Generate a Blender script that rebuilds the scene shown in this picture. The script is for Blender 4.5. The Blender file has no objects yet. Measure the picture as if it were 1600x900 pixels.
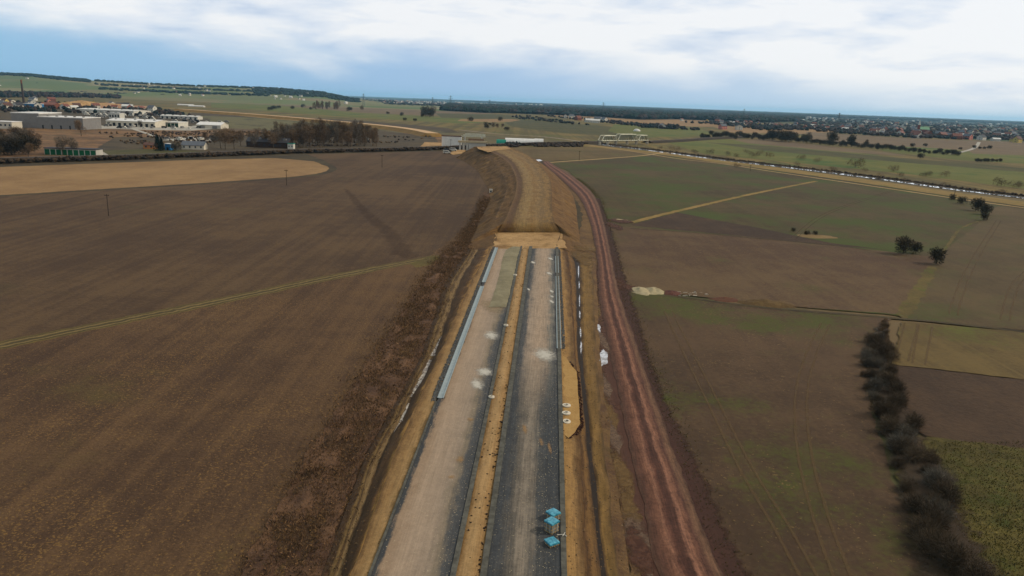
import bpy, bmesh, math, random
from mathutils import Vector, Matrix, noise
rng = random.Random(11)
scene = bpy.context.scene
C = scene.collection
# ------------------------------------------------------------------ camera
H = 48.0; F = 1142.0
SL = 0.038; nn = math.hypot(1, SL); cr = 1/nn; sr = SL/nn
pitch = math.atan(292*cr/F)
hv = Vector((1,0,0)); up = Vector((0, math.sin(pitch), math.cos(pitch))); fw = Vector((0, math.cos(pitch), -math.sin(pitch)))
cX = hv*cr + up*sr; cY = -hv*sr + up*cr
cam_d = bpy.data.cameras.new('camera'); cam = bpy.data.objects.new('camera', cam_d); C.objects.link(cam)
m = Matrix((cX, cY, -fw)).transposed().to_4x4(); m.translation = Vector((0,0,H)); cam.matrix_world = m
cam_d.sensor_width = 36; cam_d.lens = F/1600*36; cam_d.clip_end = 200000; cam_d.clip_start = 1
scene.camera = cam
def hz(px): return 158 + SL*(px-800)
def P(px, py, z=0.0):
    d = fw*F + cX*(px-800) + cY*(450-py)
    t = (z-H)/d.z
    return Vector((d.x*t, d.y*t, z))
def AZ(px, dist, z=0.0):
    "point at forward distance dist on the azimuth of a pixel column at the horizon"
    d = fw*F + cX*(px-800) + cY*(450-hz(px))
    return Vector((d.x*dist/d.y, dist, z))
# ------------------------------------------------------------------ materials
def s2l(v):
    v /= 255.0
    return v/12.92 if v <= .04045 else ((v+.055)/1.055)**2.4
GAIN = 0.74
def col(r, g, b, k=1.0): return (s2l(r)*GAIN*1.02*k, s2l(g)*GAIN*.93*k, s2l(b)*GAIN*.76*k, 1)
class N:
    "small node-tree helper"
    def __init__(s, name, rough=.95, spec=.12):
        s.m = bpy.data.materials.new(name); s.m.use_nodes = True; s.t = s.m.node_tree; s.n = s.t.nodes; s.n.clear()
        s.out = s.n.new('ShaderNodeOutputMaterial'); s.b = s.n.new('ShaderNodeBsdfPrincipled')
        s.t.links.new(s.b.outputs[0], s.out.inputs[0]); s.b.inputs['Roughness'].default_value = rough
        s.b.inputs['Specular IOR Level'].default_value = spec
    def L(s, a, b): s.t.links.new(a, b)
    def put(s, sock, v):
        if v is None: return
        if hasattr(v, 'is_linked') or hasattr(v, 'links'): s.L(v, sock)
        else: sock.default_value = v
    def pos(s):
        return s.n.new('ShaderNodeNewGeometry').outputs['Position']
    def objc(s): return s.n.new('ShaderNodeTexCoord').outputs['Object']
    def uv(s): return s.n.new('ShaderNodeTexCoord').outputs['UV']
    def rand(s): return s.n.new('ShaderNodeObjectInfo').outputs['Random']
    def xf(s, v, scale=(1,1,1), rot=0.0, loc=(0,0,0)):
        n = s.n.new('ShaderNodeMapping'); s.L(v, n.inputs['Vector']); n.inputs['Scale'].default_value = scale
        n.inputs['Rotation'].default_value = (0,0,rot); n.inputs['Location'].default_value = loc; return n.outputs[0]
    def noise(s, v, sc, det=4, ro=.6, dist=0):
        n = s.n.new('ShaderNodeTexNoise'); s.L(v, n.inputs['Vector']); n.inputs['Scale'].default_value = sc
        n.inputs['Detail'].default_value = det; n.inputs['Roughness'].default_value = ro; n.inputs['Distortion'].default_value = dist
        return n.outputs[0]
    def voro(s, v, sc, out='Color'):
        n = s.n.new('ShaderNodeTexVoronoi'); s.L(v, n.inputs['Vector']); n.inputs['Scale'].default_value = sc; return n.outputs[out]
    def mth(s, op, a, b=0.0, clamp=False):
        n = s.n.new('ShaderNodeMath'); n.operation = op; n.use_clamp = clamp; s.put(n.inputs[0], a); s.put(n.inputs[1], b); return n.outputs[0]
    def rng(s, v, a, b, c=0.0, d=1.0):
        n = s.n.new('ShaderNodeMapRange'); n.interpolation_type = 'SMOOTHSTEP'; s.L(v, n.inputs[0])
        for i, q in enumerate((a, b, c, d)): n.inputs[i+1].default_value = q
        return n.outputs[0]
    def mix(s, f, a, b):
        n = s.n.new('ShaderNodeMix'); n.data_type = 'RGBA'; s.put(n.inputs[0], f); s.put(n.inputs[6], a); s.put(n.inputs[7], b); return n.outputs[2]
    def sep(s, v):
        n = s.n.new('ShaderNodeSeparateXYZ'); s.L(v, n.inputs[0]); return n.outputs
    def ramp(s, v, stops):
        n = s.n.new('ShaderNodeValToRGB'); s.L(v, n.inputs[0]); e = n.color_ramp.elements
        e[0].position, e[0].color = stops[0]; e[1].position, e[1].color = stops[-1]
        for p, c in stops[1:-1]:
            q = e.new(p); q.color = c
        return n.outputs[0]
    def bump(s, h, st=.4, d=.1):
        n = s.n.new('ShaderNodeBump'); s.L(h, n.inputs['Height']); n.inputs['Strength'].default_value = st; n.inputs['Distance'].default_value = d
        s.L(n.outputs[0], s.b.inputs['Normal'])
    def alpha(s, a): s.put(s.b.inputs['Alpha'], a)
    def done(s, c): s.put(s.b.inputs['Base Color'], c); return s.m
def plain(name, c, rough=.8, var=.12, sc=.5):
    m = N(name, rough); f = m.noise(m.objc(), sc, 3)
    return m.done(m.mix(m.rng(f, .3, .7), tuple(x*(1-var) for x in c[:3])+(1,), tuple(min(1, x*(1+var)) for x in c[:3])+(1,)))
def soil(name, c1, c2, speck=None, big=70., mid=9., fine=.9, rows=None, green=None, bump=.5, contrast=(.39,.61), seed=0):
    m = N(name); p = m.pos(); p0 = m.xf(p, loc=(seed*37.1, seed*91.7, 0))
    a = m.noise(p0, 1/big, 4); b = m.noise(p0, 1/mid, 4, .65); f = m.noise(p0, 1/fine, 4, .75)
    s = m.mth('ADD', m.mth('MULTIPLY', a, .42), m.mth('ADD', m.mth('MULTIPLY', b, .26), m.mth('MULTIPLY', f, .32)))
    if rows:
        ang, sp, st = rows
        r = m.xf(p, (1, .01, 1), math.radians(ang)); r1 = m.noise(r, 1/sp, 3, .7)
        r2 = m.noise(r, .18/sp, 3, .7)
        s = m.mth('ADD', s, m.mth('MULTIPLY', m.mth('SUBTRACT', m.mth('ADD', r1, r2), 1.0), st))
    c = m.mix(m.rng(s, *contrast), c1, c2)
    if green:
        gc, thr, w = green
        g = m.noise(m.xf(p0, (1,1,1), 0, (400,30,0)), 1.6/big, 5, .7)
        g2 = m.mth('ADD', m.mth('MULTIPLY', g, .75), m.mth('MULTIPLY', f, .25))
        c = m.mix(m.rng(g2, thr, thr+w), c, gc)
    if speck:
        sc_, amt, size = speck
        v = m.noise(p, 1/size, 2, .5); pm = m.noise(p0, 1/22., 4)
        k = m.mth('SUBTRACT', m.mth('ADD', v, m.mth('MULTIPLY', m.mth('SUBTRACT', pm, .5), .35)), amt)
        c = m.mix(m.mth('MULTIPLY', m.rng(k, 0, .06), .75), c, sc_)
    m.bump(f, bump, .25)
    return m.done(c)
def lateral(name, stops, streak=.35, along=.02, jig=.10, fine=.12, wid=8.0, spk=None, rough=.9, edge_alpha=None, amax=1.0, alt=None):
    "colour by position across a strip (UV.x), streaked along it (UV.y in metres)"
    m = N(name, rough); uv = m.uv(); x, y, _ = m.sep(uv)
    st = m.noise(m.xf(uv, (wid*1.6, along*3, 1)), 1.0, 5, .7); st2 = m.noise(m.xf(uv, (wid*4, along*5, 1)), 1.0, 3, .7)
    wob = m.noise(m.xf(uv, (1.5, .05, 1)), 1.0, 5, .7)
    patch = m.noise(m.xf(uv, (wid*.35, .16, 1)), 1.0, 7, .75)
    p = m.noise(m.pos(), 2.2, 5, .8)
    u = m.mth('ADD', x, m.mth('MULTIPLY', m.mth('SUBTRACT', wob, .5), jig))
    u = m.mth('ADD', u, m.mth('MULTIPLY', m.mth('SUBTRACT', st, .5), streak))
    u = m.mth('ADD', u, m.mth('MULTIPLY', m.mth('SUBTRACT', patch, .5), jig*3.2))
    c = m.ramp(u, stops)
    if alt:
        c = m.mix(m.rng(m.mth('ADD', y, m.mth('MULTIPLY', m.noise(m.pos(), .12, 4, .7), 24.)), alt[1]+12, alt[2]+12), c, m.ramp(u, alt[0]))
    k = m.mth('ADD', m.mth('MULTIPLY', p, .4), m.mth('ADD', m.mth('MULTIPLY', st2, .35), m.mth('MULTIPLY', m.noise(m.pos(), .35, 5, .7), .25)))
    val = m.rng(k, .32, .68, 1-fine*2.2, 1+fine*2.2)
    h = m.n.new('ShaderNodeVectorMath'); h.operation = 'SCALE'; m.L(c, h.inputs[0]); m.L(val, h.inputs['Scale']); c = h.outputs[0]
    if spk:
        v = m.noise(m.pos(), 1/spk[1], 2, .6); c = m.mix(m.rng(v, spk[2], spk[2]+.05), c, spk[0])
    if edge_alpha:
        d = m.mth('ABSOLUTE', m.mth('SUBTRACT', m.mth('MULTIPLY', x, 2), 1))
        a = m.mth('SUBTRACT', m.mth('ADD', 1.0, m.mth('MULTIPLY', m.mth('SUBTRACT', m.noise(m.pos(), edge_alpha, 5, .7), .5), 1.8)), d)
        m.alpha(m.mth('MULTIPLY', m.rng(a, 0, .6), amax))
    m.bump(p, .5, .12)
    return m.done(c)
# ------------------------------------------------------------------ mesh helpers
def link(name, me, mats, parent=None, kind=None):
    o = bpy.data.objects.new(name, me); C.objects.link(o)
    for q in (mats if isinstance(mats, (list, tuple)) else [mats]): me.materials.append(q)
    if parent: o.parent = parent
    if kind: o['kind'] = kind
    return o
def tag(o, label=None, cat=None, group=None, kind=None):
    if label: o['label'] = label
    if cat: o['category'] = cat
    if group: o['group'] = group
    if kind: o['kind'] = kind
    return o
class MB:
    def __init__(s): s.v = []; s.f = []; s.mi = []; s.uv = {}
    def face(s, pts, mi=0):
        b = len(s.v); s.v += [tuple(p) for p in pts]; s.f.append(tuple(range(b, b+len(pts)))); s.mi.append(mi)
    def raw(s, vs, fs, mi=0):
        b = len(s.v); s.v += [tuple(p) for p in vs]; s.f += [tuple(i+b for i in f) for f in fs]; s.mi += [mi]*len(fs)
    def box(s, x0, x1, y0, y1, z0, z1, mi=0, M=None):
        vs = [Vector(p) for p in ((x0,y0,z0),(x1,y0,z0),(x1,y1,z0),(x0,y1,z0),(x0,y0,z1),(x1,y0,z1),(x1,y1,z1),(x0,y1,z1))]
        if M: vs = [M @ p for p in vs]
        s.raw(vs, [(0,3,2,1),(4,5,6,7),(0,1,5,4),(1,2,6,5),(2,3,7,6),(3,0,4,7)], mi)
    def tube(s, a, b, r0, r1, n=6, mi=0, cap=True):
        a, b = Vector(a), Vector(b); d = (b-a).normalized()
        x = d.orthogonal().normalized(); y = d.cross(x)
        vs = []
        for p, r in ((a, r0), (b, r1)):
            for i in range(n):
                t = 2*math.pi*i/n; vs.append(p + (x*math.cos(t)+y*math.sin(t))*r)
        fs = [(i, (i+1)%n, n+(i+1)%n, n+i) for i in range(n)]
        if cap: fs += [tuple(reversed(range(n))), tuple(range(n, 2*n))]
        s.raw(vs, fs, mi)
    def build(s, name, mats, parent=None, kind=None, smooth=False):
        me = bpy.data.meshes.new(name); me.from_pydata(s.v, [], s.f)
        if any(s.mi): me.polygons.foreach_set('material_index', s.mi)
        if smooth: me.polygons.foreach_set('use_smooth', [True]*len(s.f))
        me.update(); return link(name, me, mats, parent, kind)
def jit(p, amp, sc):
    q = noise.noise_vector(Vector((p.x*sc, p.y*sc, 3.3))); return Vector((p.x+q.x*amp, p.y+q.y*amp, p.z))
lvl = [0]
def sheet(name, pts, mat, z=None, rough=.35, kind='structure', **kw):
    "flat sheet from pixel corners laid on the ground, with slightly wandering edges"
    if z is None:
        lvl[0] += 1; z = .006*lvl[0]
    w = [P(x, y, z) for x, y in pts]; out = []
    for i, a in enumerate(w):
        b = w[(i+1) % len(w)]; d = (a-b).length; dist = min(a.y, b.y)
        n = max(1, min(90, int(d/max(1.2, dist*.012))))
        for k in range(n): out.append(jit(jit(a.lerp(b, k/n), rough*(1+dist/250), .9/(1+dist/120)), rough*.7, 3.0))
    bm = bmesh.new(); vs = [bm.verts.new(p) for p in out]; f = bm.faces.new(vs)
    bmesh.ops.recalc_face_normals(bm, faces=[f])
    if f.normal.z < 0: f.normal_flip()
    bmesh.ops.triangulate(bm, faces=bm.faces[:]); me = bpy.data.meshes.new(name); bm.to_mesh(me); bm.free()
    o = link(name, me, mat, None, kind)
    if kind == 'structure': pass
    return o
def resample(pts, n):
    L = [0]
    for a, b in zip(pts, pts[1:]): L.append(L[-1]+(b-a).length)
    out = []; j = 0
    for i in range(n):
        t = L[-1]*i/(n-1)
        while j < len(pts)-2 and L[j+1] < t: j += 1
        out.append(pts[j].lerp(pts[j+1], (t-L[j])/max(1e-6, L[j+1]-L[j])))
    return out
def smooth_curve(pts, k=8):
    if len(pts) < 3: return pts
    out = []
    for i in range(len(pts)-1):
        p0 = pts[max(0,i-1)]; p1 = pts[i]; p2 = pts[i+1]; p3 = pts[min(len(pts)-1,i+2)]
        for j in range(k):
            t = j/k; out.append(.5*((2*p1)+(p2-p0)*t+(2*p0-5*p1+4*p2-p3)*t*t+(3*p1-p0-3*p2+p3)*t**3))
    out.append(pts[-1]); return out
def along_y(pts, ys):
    "sample a world polyline at given forward distances, straight on beyond its ends"
    pts = sorted(pts, key=lambda p: p.y); out = []
    for y in ys:
        j = 0
        while j < len(pts)-2 and pts[j+1].y < y: j += 1
        a, b = pts[j], pts[j+1]; t = (y-a.y)/(b.y-a.y); out.append(a.lerp(b, t) if 0 <= t <= 1 else Vector((a.x+(b.x-a.x)*t, y, (a.z if t < 0 else b.z))))
    return out
def strip(name, A, B, mat, nl=1, amp=0.0, nsc=.5, edge=0.0, kind='structure', crown=0.0, parent=None, dz=0.0, fade=0, gully=0):
    "loft between two equally sampled curves A (u=0) and B (u=1); uv.y in metres"
    n = len(A); V = []; UV = []; s = 0
    for i in range(n):
        if i: s += (A[i]-A[i-1]).length
        for j in range(nl+1):
            t = j/nl; p = A[i].lerp(B[i], t); inner = 4*t*(1-t)
            if amp:
                q = noise.noise(Vector((p.x*nsc, p.y*nsc*.35, 1.7)))+.5*noise.noise(Vector((p.x*nsc*3, p.y*nsc*1.5, 9)))
                if gully: q -= gully/amp*max(0, .55-abs(noise.noise(Vector((s*.16, t*.8, 4.4))))*2.4)+gully/amp*.5*noise.noise(Vector((s*.7,t*1.5,2)))
                p = p + Vector((0,0,amp*q*(min(1, inner*1.6) if nl > 1 else 0)*(min(1, i/fade) if fade else 1)))
            if edge and j in (0, nl):
                p = jit(p, edge, .8)
            p = p + Vector((0,0,crown*inner+dz)); V.append(tuple(p)); UV.append((t, s))
    Fs = []
    for i in range(n-1):
        for j in range(nl):
            a = i*(nl+1)+j; Fs.append((a, a+1, a+nl+2, a+nl+1))
    me = bpy.data.meshes.new(name); me.from_pydata(V, [], Fs); ul = me.uv_layers.new(name='UVMap')
    for l in me.loops: ul.data[l.index].uv = UV[l.vertex_index]
    me.polygons.foreach_set('use_smooth', [True]*len(Fs)); me.update()
    if me.polygons and me.polygons[0].normal.z < 0: me.flip_normals()
    return link(name, me, mat, parent, kind)
def ribbon(name, pts, wpx, mat, z=None, nl=1, n=None, kind='structure', edge=.1, crown=0.0, amp=0, wm=None):
    "path along pixel points; width wm in metres (or wpx at each point)"
    if z is None:
        lvl[0] += 1; z = .006*lvl[0]
    c = smooth_curve([P(x, y, z) for x, y in pts]); L = sum((b-a).length for a, b in zip(c, c[1:]))
    n = n or max(8, min(260, int(L/2))); c = resample(c, n); A = []; B = []
    for i, p in enumerate(c):
        d = (c[min(n-1,i+1)]-c[max(0,i-1)]); d.z = 0; d.normalize(); r = Vector((d.y, -d.x, 0))
        w = (wm if not isinstance(wm, (list, tuple)) else wm[0]+(wm[1]-wm[0])*i/(n-1))/2
        A.append(p-r*w); B.append(p+r*w)
    return strip(name, A, B, mat, nl, amp, .5, edge, kind, crown)
# ------------------------------------------------------------------ world: cloudy sky
SUN_EL, SUN_AZ = 38, 84
w = bpy.data.worlds.new('World'); scene.world = w; w.use_nodes = True; nt = w.node_tree; nt.nodes.clear()
g = N.__new__(N); g.t = nt; g.n = nt.nodes
out = nt.nodes.new('ShaderNodeOutputWorld'); bg1 = nt.nodes.new('ShaderNodeBackground'); bg2 = nt.nodes.new('ShaderNodeBackground'); mx = nt.nodes.new('ShaderNodeMixShader')
sky = nt.nodes.new('ShaderNodeTexSky'); sky.sky_type = 'NISHITA'; sky.sun_disc = False
sky.sun_elevation = math.radians(SUN_EL); sky.sun_rotation = math.radians(SUN_AZ); sky.altitude = 250; sky.dust_density = 1.5
nt.links.new(sky.outputs[0], bg1.inputs[0]); bg1.inputs[1].default_value = .09
gen = nt.nodes.new('ShaderNodeTexCoord').outputs['Generated']; x, y, z = g.sep(gen)
e = g.mth('DIVIDE', z, .15)
azr = g.mth('DIVIDE', x, g.mth('ADD', g.mth('MAXIMUM', y, 0.0), .25))
q = g.n.new('ShaderNodeVectorMath'); q.operation = 'MULTIPLY'; nt.links.new(gen, q.inputs[0]); q.inputs[1].default_value = (3.0, 3.0, 12)
n1 = g.noise(q.outputs[0], 1.0, 7, .55, .5)
q2 = g.n.new('ShaderNodeVectorMath'); q2.operation = 'MULTIPLY'; nt.links.new(gen, q2.inputs[0]); q2.inputs[1].default_value = (7.5, 7.5, 34)
n2 = g.noise(q2.outputs[0], 1.0, 7, .6, .3)
cov = g.mth('ADD', g.mth('MULTIPLY', g.mth('MINIMUM', e, .9), 2.0), g.mth('MULTIPLY', azr, .62))
cov = g.mth('ADD', cov, g.mth('MULTIPLY', g.mth('SUBTRACT', n1, .5), 1.15))
cov = g.mth('ADD', cov, g.mth('MULTIPLY', g.mth('SUBTRACT', n2, .5), .40))
base = g.ramp(g.mth('ADD', g.mth('MULTIPLY', azr, .7), .5), [(0, (.27,.54,.79,1)), (.45, (.38,.57,.83,1)), (.75, (.60,.74,.90,1)), (1, (.72,.84,.94,1))])
cloud = g.ramp(g.mth('ADD', g.mth('MULTIPLY', g.noise(q2.outputs[0], .8, 6, .55, .2), 1.0), g.mth('MULTIPLY', azr, .12)), [(.26, (.50,.62,.82,1)), (.38, (.76,.83,.94,1)), (.52, (.97,.98,1.0,1))])
c = g.mix(g.rng(cov, .22, .92), base, cloud)
nt.links.new(c, bg2.inputs[0]); bg2.inputs[1].default_value = 1.0
mx.inputs[0].default_value = .9
nt.links.new(bg1.outputs[0], mx.inputs[1]); nt.links.new(bg2.outputs[0], mx.inputs[2]); nt.links.new(mx.outputs[0], out.inputs[0])
sd = bpy.data.lights.new('sun', 'SUN'); sun = bpy.data.objects.new('sun', sd); C.objects.link(sun)
sd.energy = 2.7; sd.angle = math.radians(2.5); sd.color = (1, .93, .82)
ce = math.cos(math.radians(SUN_EL)); sdir = Vector((math.sin(math.radians(SUN_AZ))*ce, math.cos(math.radians(SUN_AZ))*ce, math.sin(math.radians(SUN_EL))))
sun.rotation_euler = (-sdir).to_track_quat('-Z', 'Y').to_euler(); sun.location = (200, 0, 300)
vs = scene.view_settings; vs.view_transform = 'Standard'; vs.look = 'None'; vs.exposure = 0; vs.gamma = 1
# ------------------------------------------------------------------ ground colours
brown = col(86,66,50); dkbrown = col(66,50,40)
M = {}
m = N('countryside'); p = m.pos(); pr = m.xf(p, (1, .45, 1), math.radians(-14)); v = m.voro(pr, 1/330.)
cell = m.sep(v)[0]
c = m.ramp(cell, [(0, col(84,84,50)), (.25, col(68,80,46)), (.45, col(108,92,66)), (.6, col(92,76,58)), (.8, col(76,84,50)), (1, col(112,100,72))])
c = m.mix(m.rng(m.noise(p, 1/45., 5, .7), .5, .66), c, col(62,60,40)); 
dist = m.sep(p)[1]; wood = m.rng(m.mth('ADD', m.noise(p, 1/700., 5, .6), m.mth('MULTIPLY', m.rng(dist, 2500, 7000), .25)), .56, .62)
c = m.mix(wood, c, col(38,52,42)); M['country'] = m.done(c)
M['f_left_far'] = soil('ploughed_earth_far', col(70,54,40), col(92,73,52), rows=(84, 3.0, .26), green=(col(80,70,44), .58, .14), bump=.9, seed=1)
M['f_left_near'] = soil('stubble_earth', col(70,53,40), col(98,76,54), speck=(col(126,98,58), .60, .28), rows=(-58, 2.2, .30), bump=1.0, fine=.5, seed=2, green=(col(86,72,44), .56, .12))
M['f_tan'] = soil('dry_stubble', col(124,98,68), col(148,120,84), rows=(2, 3.0, .12), green=(col(120,102,56), .60, .1), seed=3)
M['f_green1'] = soil('winter_wheat', col(66,56,36), col(84,72,48), green=(col(66,76,30), .44, .18), rows=(-70, 2.5, .14), seed=4)
M['f_green2'] = soil('sprouting_field', col(72,60,42), col(92,78,54), green=(col(68,76,34), .50, .18), rows=(20, 2.5, .14), seed=5)
M['f_brown2'] = soil('bare_field', col(78,60,46), col(98,80,58), green=(col(80,76,42), .52, .14), rows=(84, 2.8, .14), speck=(col(124,104,74), .68, .5), seed=6)
M['f_dark'] = soil('dark_ploughed', col(60,47,37), col(80,63,48), rows=(78, 1.8, .10), bump=.8, seed=7)
M['f_near_r'] = soil('patchy_field', col(66,52,40), col(88,70,53), green=(col(72,76,34), .49, .15), rows=(-16, 2.6, .12), speck=(col(120,100,66), .67, .4), seed=8)
M['f_striped'] = soil('striped_green_field', col(84,70,44), col(104,88,54), green=(col(88,92,38), .50, .16), rows=(-6, 1.6, .30), seed=9)
M['f_grass'] = soil('rough_grass', col(64,58,30), col(92,84,42), green=(col(62,70,26), .48, .18), big=22, mid=3, fine=.8, speck=(col(120,108,56), .68, .4), bump=1.2, seed=10)
M['meadow'] = soil('meadow', col(82,74,44), col(116,100,58), green=(col(78,86,36), .50, .14), big=110, rows=(60, 12, .5), seed=11)
M['meadow2'] = soil('bright_meadow', col(84,90,38), col(104,102,50), green=(col(66,88,36), .5, .12), big=120, rows=(62, 9, .2), seed=12)
M['meadow_dk'] = soil('dark_meadow', col(62,64,34), col(84,78,44), big=60, rows=(62, 8, .2), seed=13)
M['far_brown'] = soil('far_ploughland', col(96,80,62), col(114,98,76), big=90, rows=(62, 8, .16), seed=14)
M['scrubland'] = soil('brown_scrubland', col(80,62,46), col(136,104,72), green=(col(80,72,46), .52, .12), big=40, mid=9, fine=3, seed=15)
M['dark_scrub'] = soil('dark_scrubland', col(60,52,40), col(88,76,56), green=(col(80,84,44), .6, .1), big=30, mid=5, fine=2, seed=16)
M['yard'] = soil('gravel_yard', col(150,148,145), col(176,172,166), big=20, mid=5, fine=1.5, seed=17)
M['margin'] = soil('grass_margin', col(78,68,38), col(104,90,52), green=(col(80,86,30), .5, .1), big=15, mid=3, fine=.5, seed=18)
M['mud'] = soil('muddy_ground', col(82,62,48), col(116,92,60), green=(col(78,66,44), .5, .2), big=14, mid=3, fine=.5, bump=1.0, seed=19, speck=(col(150,130,100), .7, .25))
M['redmud'] = soil('red_mud', col(62,38,38), col(100,66,58), big=12, mid=3, fine=.5, bump=1.0, seed=20, contrast=(.38,.6))
M['tanmud'] = soil('tan_dirt', col(122,94,54), col(150,118,68), big=9, mid=2.4, fine=.5, bump=1.0, seed=21, green=(col(100,78,50), .5, .14))
M['tanpath'] = soil('tan_path', col(150,126,88), col(172,148,110), big=20, mid=3, fine=.6, seed=22)
M['drygrass'] = soil('dry_grass_bank', col(116,98,54), col(142,118,72), green=(col(96,96,44), .52, .12), big=40, mid=6, fine=1.5, seed=23)
M['dkline'] = soil('dark_verge', col(54,46,34), col(78,68,46), big=20, mid=4, fine=1, seed=24)
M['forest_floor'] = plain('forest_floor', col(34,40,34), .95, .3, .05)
M['palesoil'] = soil('pale_soil_heap', col(148,138,112), col(172,162,134), big=8, mid=2, fine=.5, seed=25)
M['sandflat'] = soil('sandy_platform', col(146,116,78), col(182,150,108), big=12, mid=2.5, fine=.6, seed=26, green=(col(124,96,62), .5, .15), bump=1.2)
# water: still, mirrors the sky
m = N('water', .06, .8); m.b.inputs['IOR'].default_value = 1.33; m.b.inputs['Metallic'].default_value = 0.75
m.bump(m.noise(m.pos(), 3., 3), .04, .05); M['water'] = m.done((.75,.78,.8,1))
m = N('puddle', .12, .8); m.b.inputs['Metallic'].default_value = .55; m.bump(m.noise(m.pos(), 5., 3), .05, .05); M['puddle'] = m.done(m.mix(m.rng(m.noise(m.pos(), 1.2, 4), .4, .6), (.20,.17,.14,1), (.50,.48,.46,1)))
m = N('muddy_puddle', .45, .25); M['mudpuddle'] = m.done(m.mix(m.rng(m.noise(m.pos(), 1.0, 4), .4, .6), (.14,.10,.065,1), (.34,.28,.20,1)))
# base ground, one sheet to the horizon
me = bpy.data.meshes.new('ground'); S = 40000
me.from_pydata([(-S,-3000,0),(S,-3000,0),(S,45000,0),(-S,45000,0)], [], [(0,1,2,3)]); ground = link('ground', me, M['country'], None, 'structure')
# ---- far and middle distance patchwork
sheet('meadow', [(560,160),(800,166),(1240,196),(1640,228),(1700,320),(1040,238),(900,222),(700,203),(560,190),(300,178),(180,168),(200,150),(400,152)], M['meadow'])
sheet('field', [(560,168),(700,172),(780,176),(720,182),(600,178),(480,172),(430,166)], M['far_brown'])
sheet('field', [(400,158),(490,160),(540,166),(470,170),(400,165)], M['far_brown'])
sheet('field', [(200,143),(330,148),(420,156),(400,163),(330,160),(200,152)], M['far_brown'])
sheet('meadow', [(330,160),(440,165),(560,176),(700,183),(800,190),(720,193),(560,184),(400,172),(330,168)], M['meadow2'])
sheet('meadow', [(680,177),(780,179),(880,186),(880,192),(780,187),(690,184)], M['meadow_dk'])
sheet('field', [(720,186),(800,186),(830,189),(770,191),(715,189)], M['f_tan'])
sheet('meadow', [(820,186),(935,196),(1040,206),(990,214),(880,208),(800,198),(790,192)], M['meadow_dk'])
sheet('field', [(850,178),(960,176),(1090,184),(1180,196),(1100,198),(960,192),(905,188)], M['f_tan'])
sheet('field', [(1110,196),(1270,196),(1310,206),(1250,209),(1140,207)], M['f_tan'])
sheet('meadow', [(960,194),(1090,200),(1120,210),(1060,215),(980,212),(950,205)], M['meadow2'])
sheet('meadow', [(1040,222),(1120,216),(1240,228),(1420,248),(1640,274),(1640,300),(1420,272),(1250,255),(1100,240)], M['meadow2'])
sheet('field', [(1140,217),(1200,218),(1400,240),(1420,244),(1300,236),(1170,224)], M['far_brown'])
sheet('meadow', [(1100,222),(1200,228),(1400,246),(1640,266),(1640,272),(1400,253),(1200,236)], M['meadow_dk'])
sheet('field', [(1260,206),(1420,216),(1640,224),(1640,250),(1520,246),(1380,232),(1260,218)], M['far_brown'])
sheet('meadow', [(1360,226),(1470,232),(1640,246),(1640,258),(1500,250),(1380,236)], M['meadow2'])
sheet('field', [(1500,226),(1640,232),(1640,244),(1520,240)], M['far_brown'])
sheet('field', [(300,176),(440,182),(560,188),(700,200),(720,208),(640,200),(520,190),(400,184),(290,180)], M['dark_scrub'])
sheet('scrubland', [(-400,188),(0,196),(140,196),(300,203),(420,205),(560,205),(690,210),(700,233),(450,240),(0,256),(-400,268)], M['scrubland'])
sheet('dark_scrubland', [(180,214),(330,214),(560,200),(680,214),(690,232),(450,240),(300,244),(130,244)], M['dark_scrub'])
sheet('grass_verge', [(130,236),(260,232),(330,238),(300,246),(120,250)], M['meadow_dk'])
sheet('gravel_yard', [(95,198),(160,194),(250,199),(310,196),(350,200),(300,204),(230,203),(170,201),(120,203)], M['yard'])
sheet('gravel_yard', [(250,219),(300,214),(350,216),(350,219),(290,221)], M['yard'])
sheet('town_ground', [(-300,166),(0,166),(120,168),(240,174),(330,186),(300,197),(140,196),(0,198),(-300,205)], M['dark_scrub'])
sheet('town_ground', [(-300,134),(0,146),(200,152),(260,162),(120,168),(-300,166)], M['meadow'])
# ---- near left fields
sheet('field_verge', [(-500,282),(-200,258),(0,250),(450,236),(700,231),(770,236),(720,262),(560,280),(300,262),(0,275)], M['dkline'])
sheet('field', [(-500,335),(0,304),(300,287),(500,270),(525,262),(505,250),(480,241),(700,236),(755,250),(775,300),(760,330),(700,385),(668,404),(420,452),(0,540),(-500,655)], M['f_left_far'])
sheet('field', [(-500,650),(0,538),(420,452),(668,404),(720,360),(760,350),(745,420),(640,600),(500,1000),(450,1300),(-900,1300)], M['f_left_near'])
sheet('field', [(-500,276),(0,261),(300,250),(430,247),(490,252),(516,262),(505,270),(460,276),(300,287),(0,305),(-500,338)], M['f_tan'])
ribbon('field_verge', [(-300,322),(0,306),(150,297),(300,288),(460,277),(508,270),(520,263),(505,254),(470,247),(420,243)], 0, M['dkline'], wm=5, edge=1.2)
ribbon('field_track', [(-500,655),(-200,585),(0,540),(170,505),(330,473),(500,437),(600,417),(690,400)], 0, lateral('track_grass', [(0, col(96,84,42)), (.18, col(70,60,36)), (.32, col(126,108,68)), (.42, col(72,62,38)), (.58, col(68,60,36)), (.68, col(128,110,70)), (.82, col(62,54,34)), (1, col(104,90,44))], streak=.04, jig=.12, along=.1), wm=4.8, edge=.5, n=260)
sheet('grass_verge', [(640,411),(668,402),(705,398),(690,410),(650,418)], M['margin'])
# dark damp streak across the field
ribbon('damp_hollow', [(540,295),(575,335),(610,365),(630,395),(650,402)], 0, lateral('damp_soil', [(0, col(66,50,42)), (1, col(60,45,40))], edge_alpha=.3, amax=.2), wm=(3,9), edge=1.2)
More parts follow.
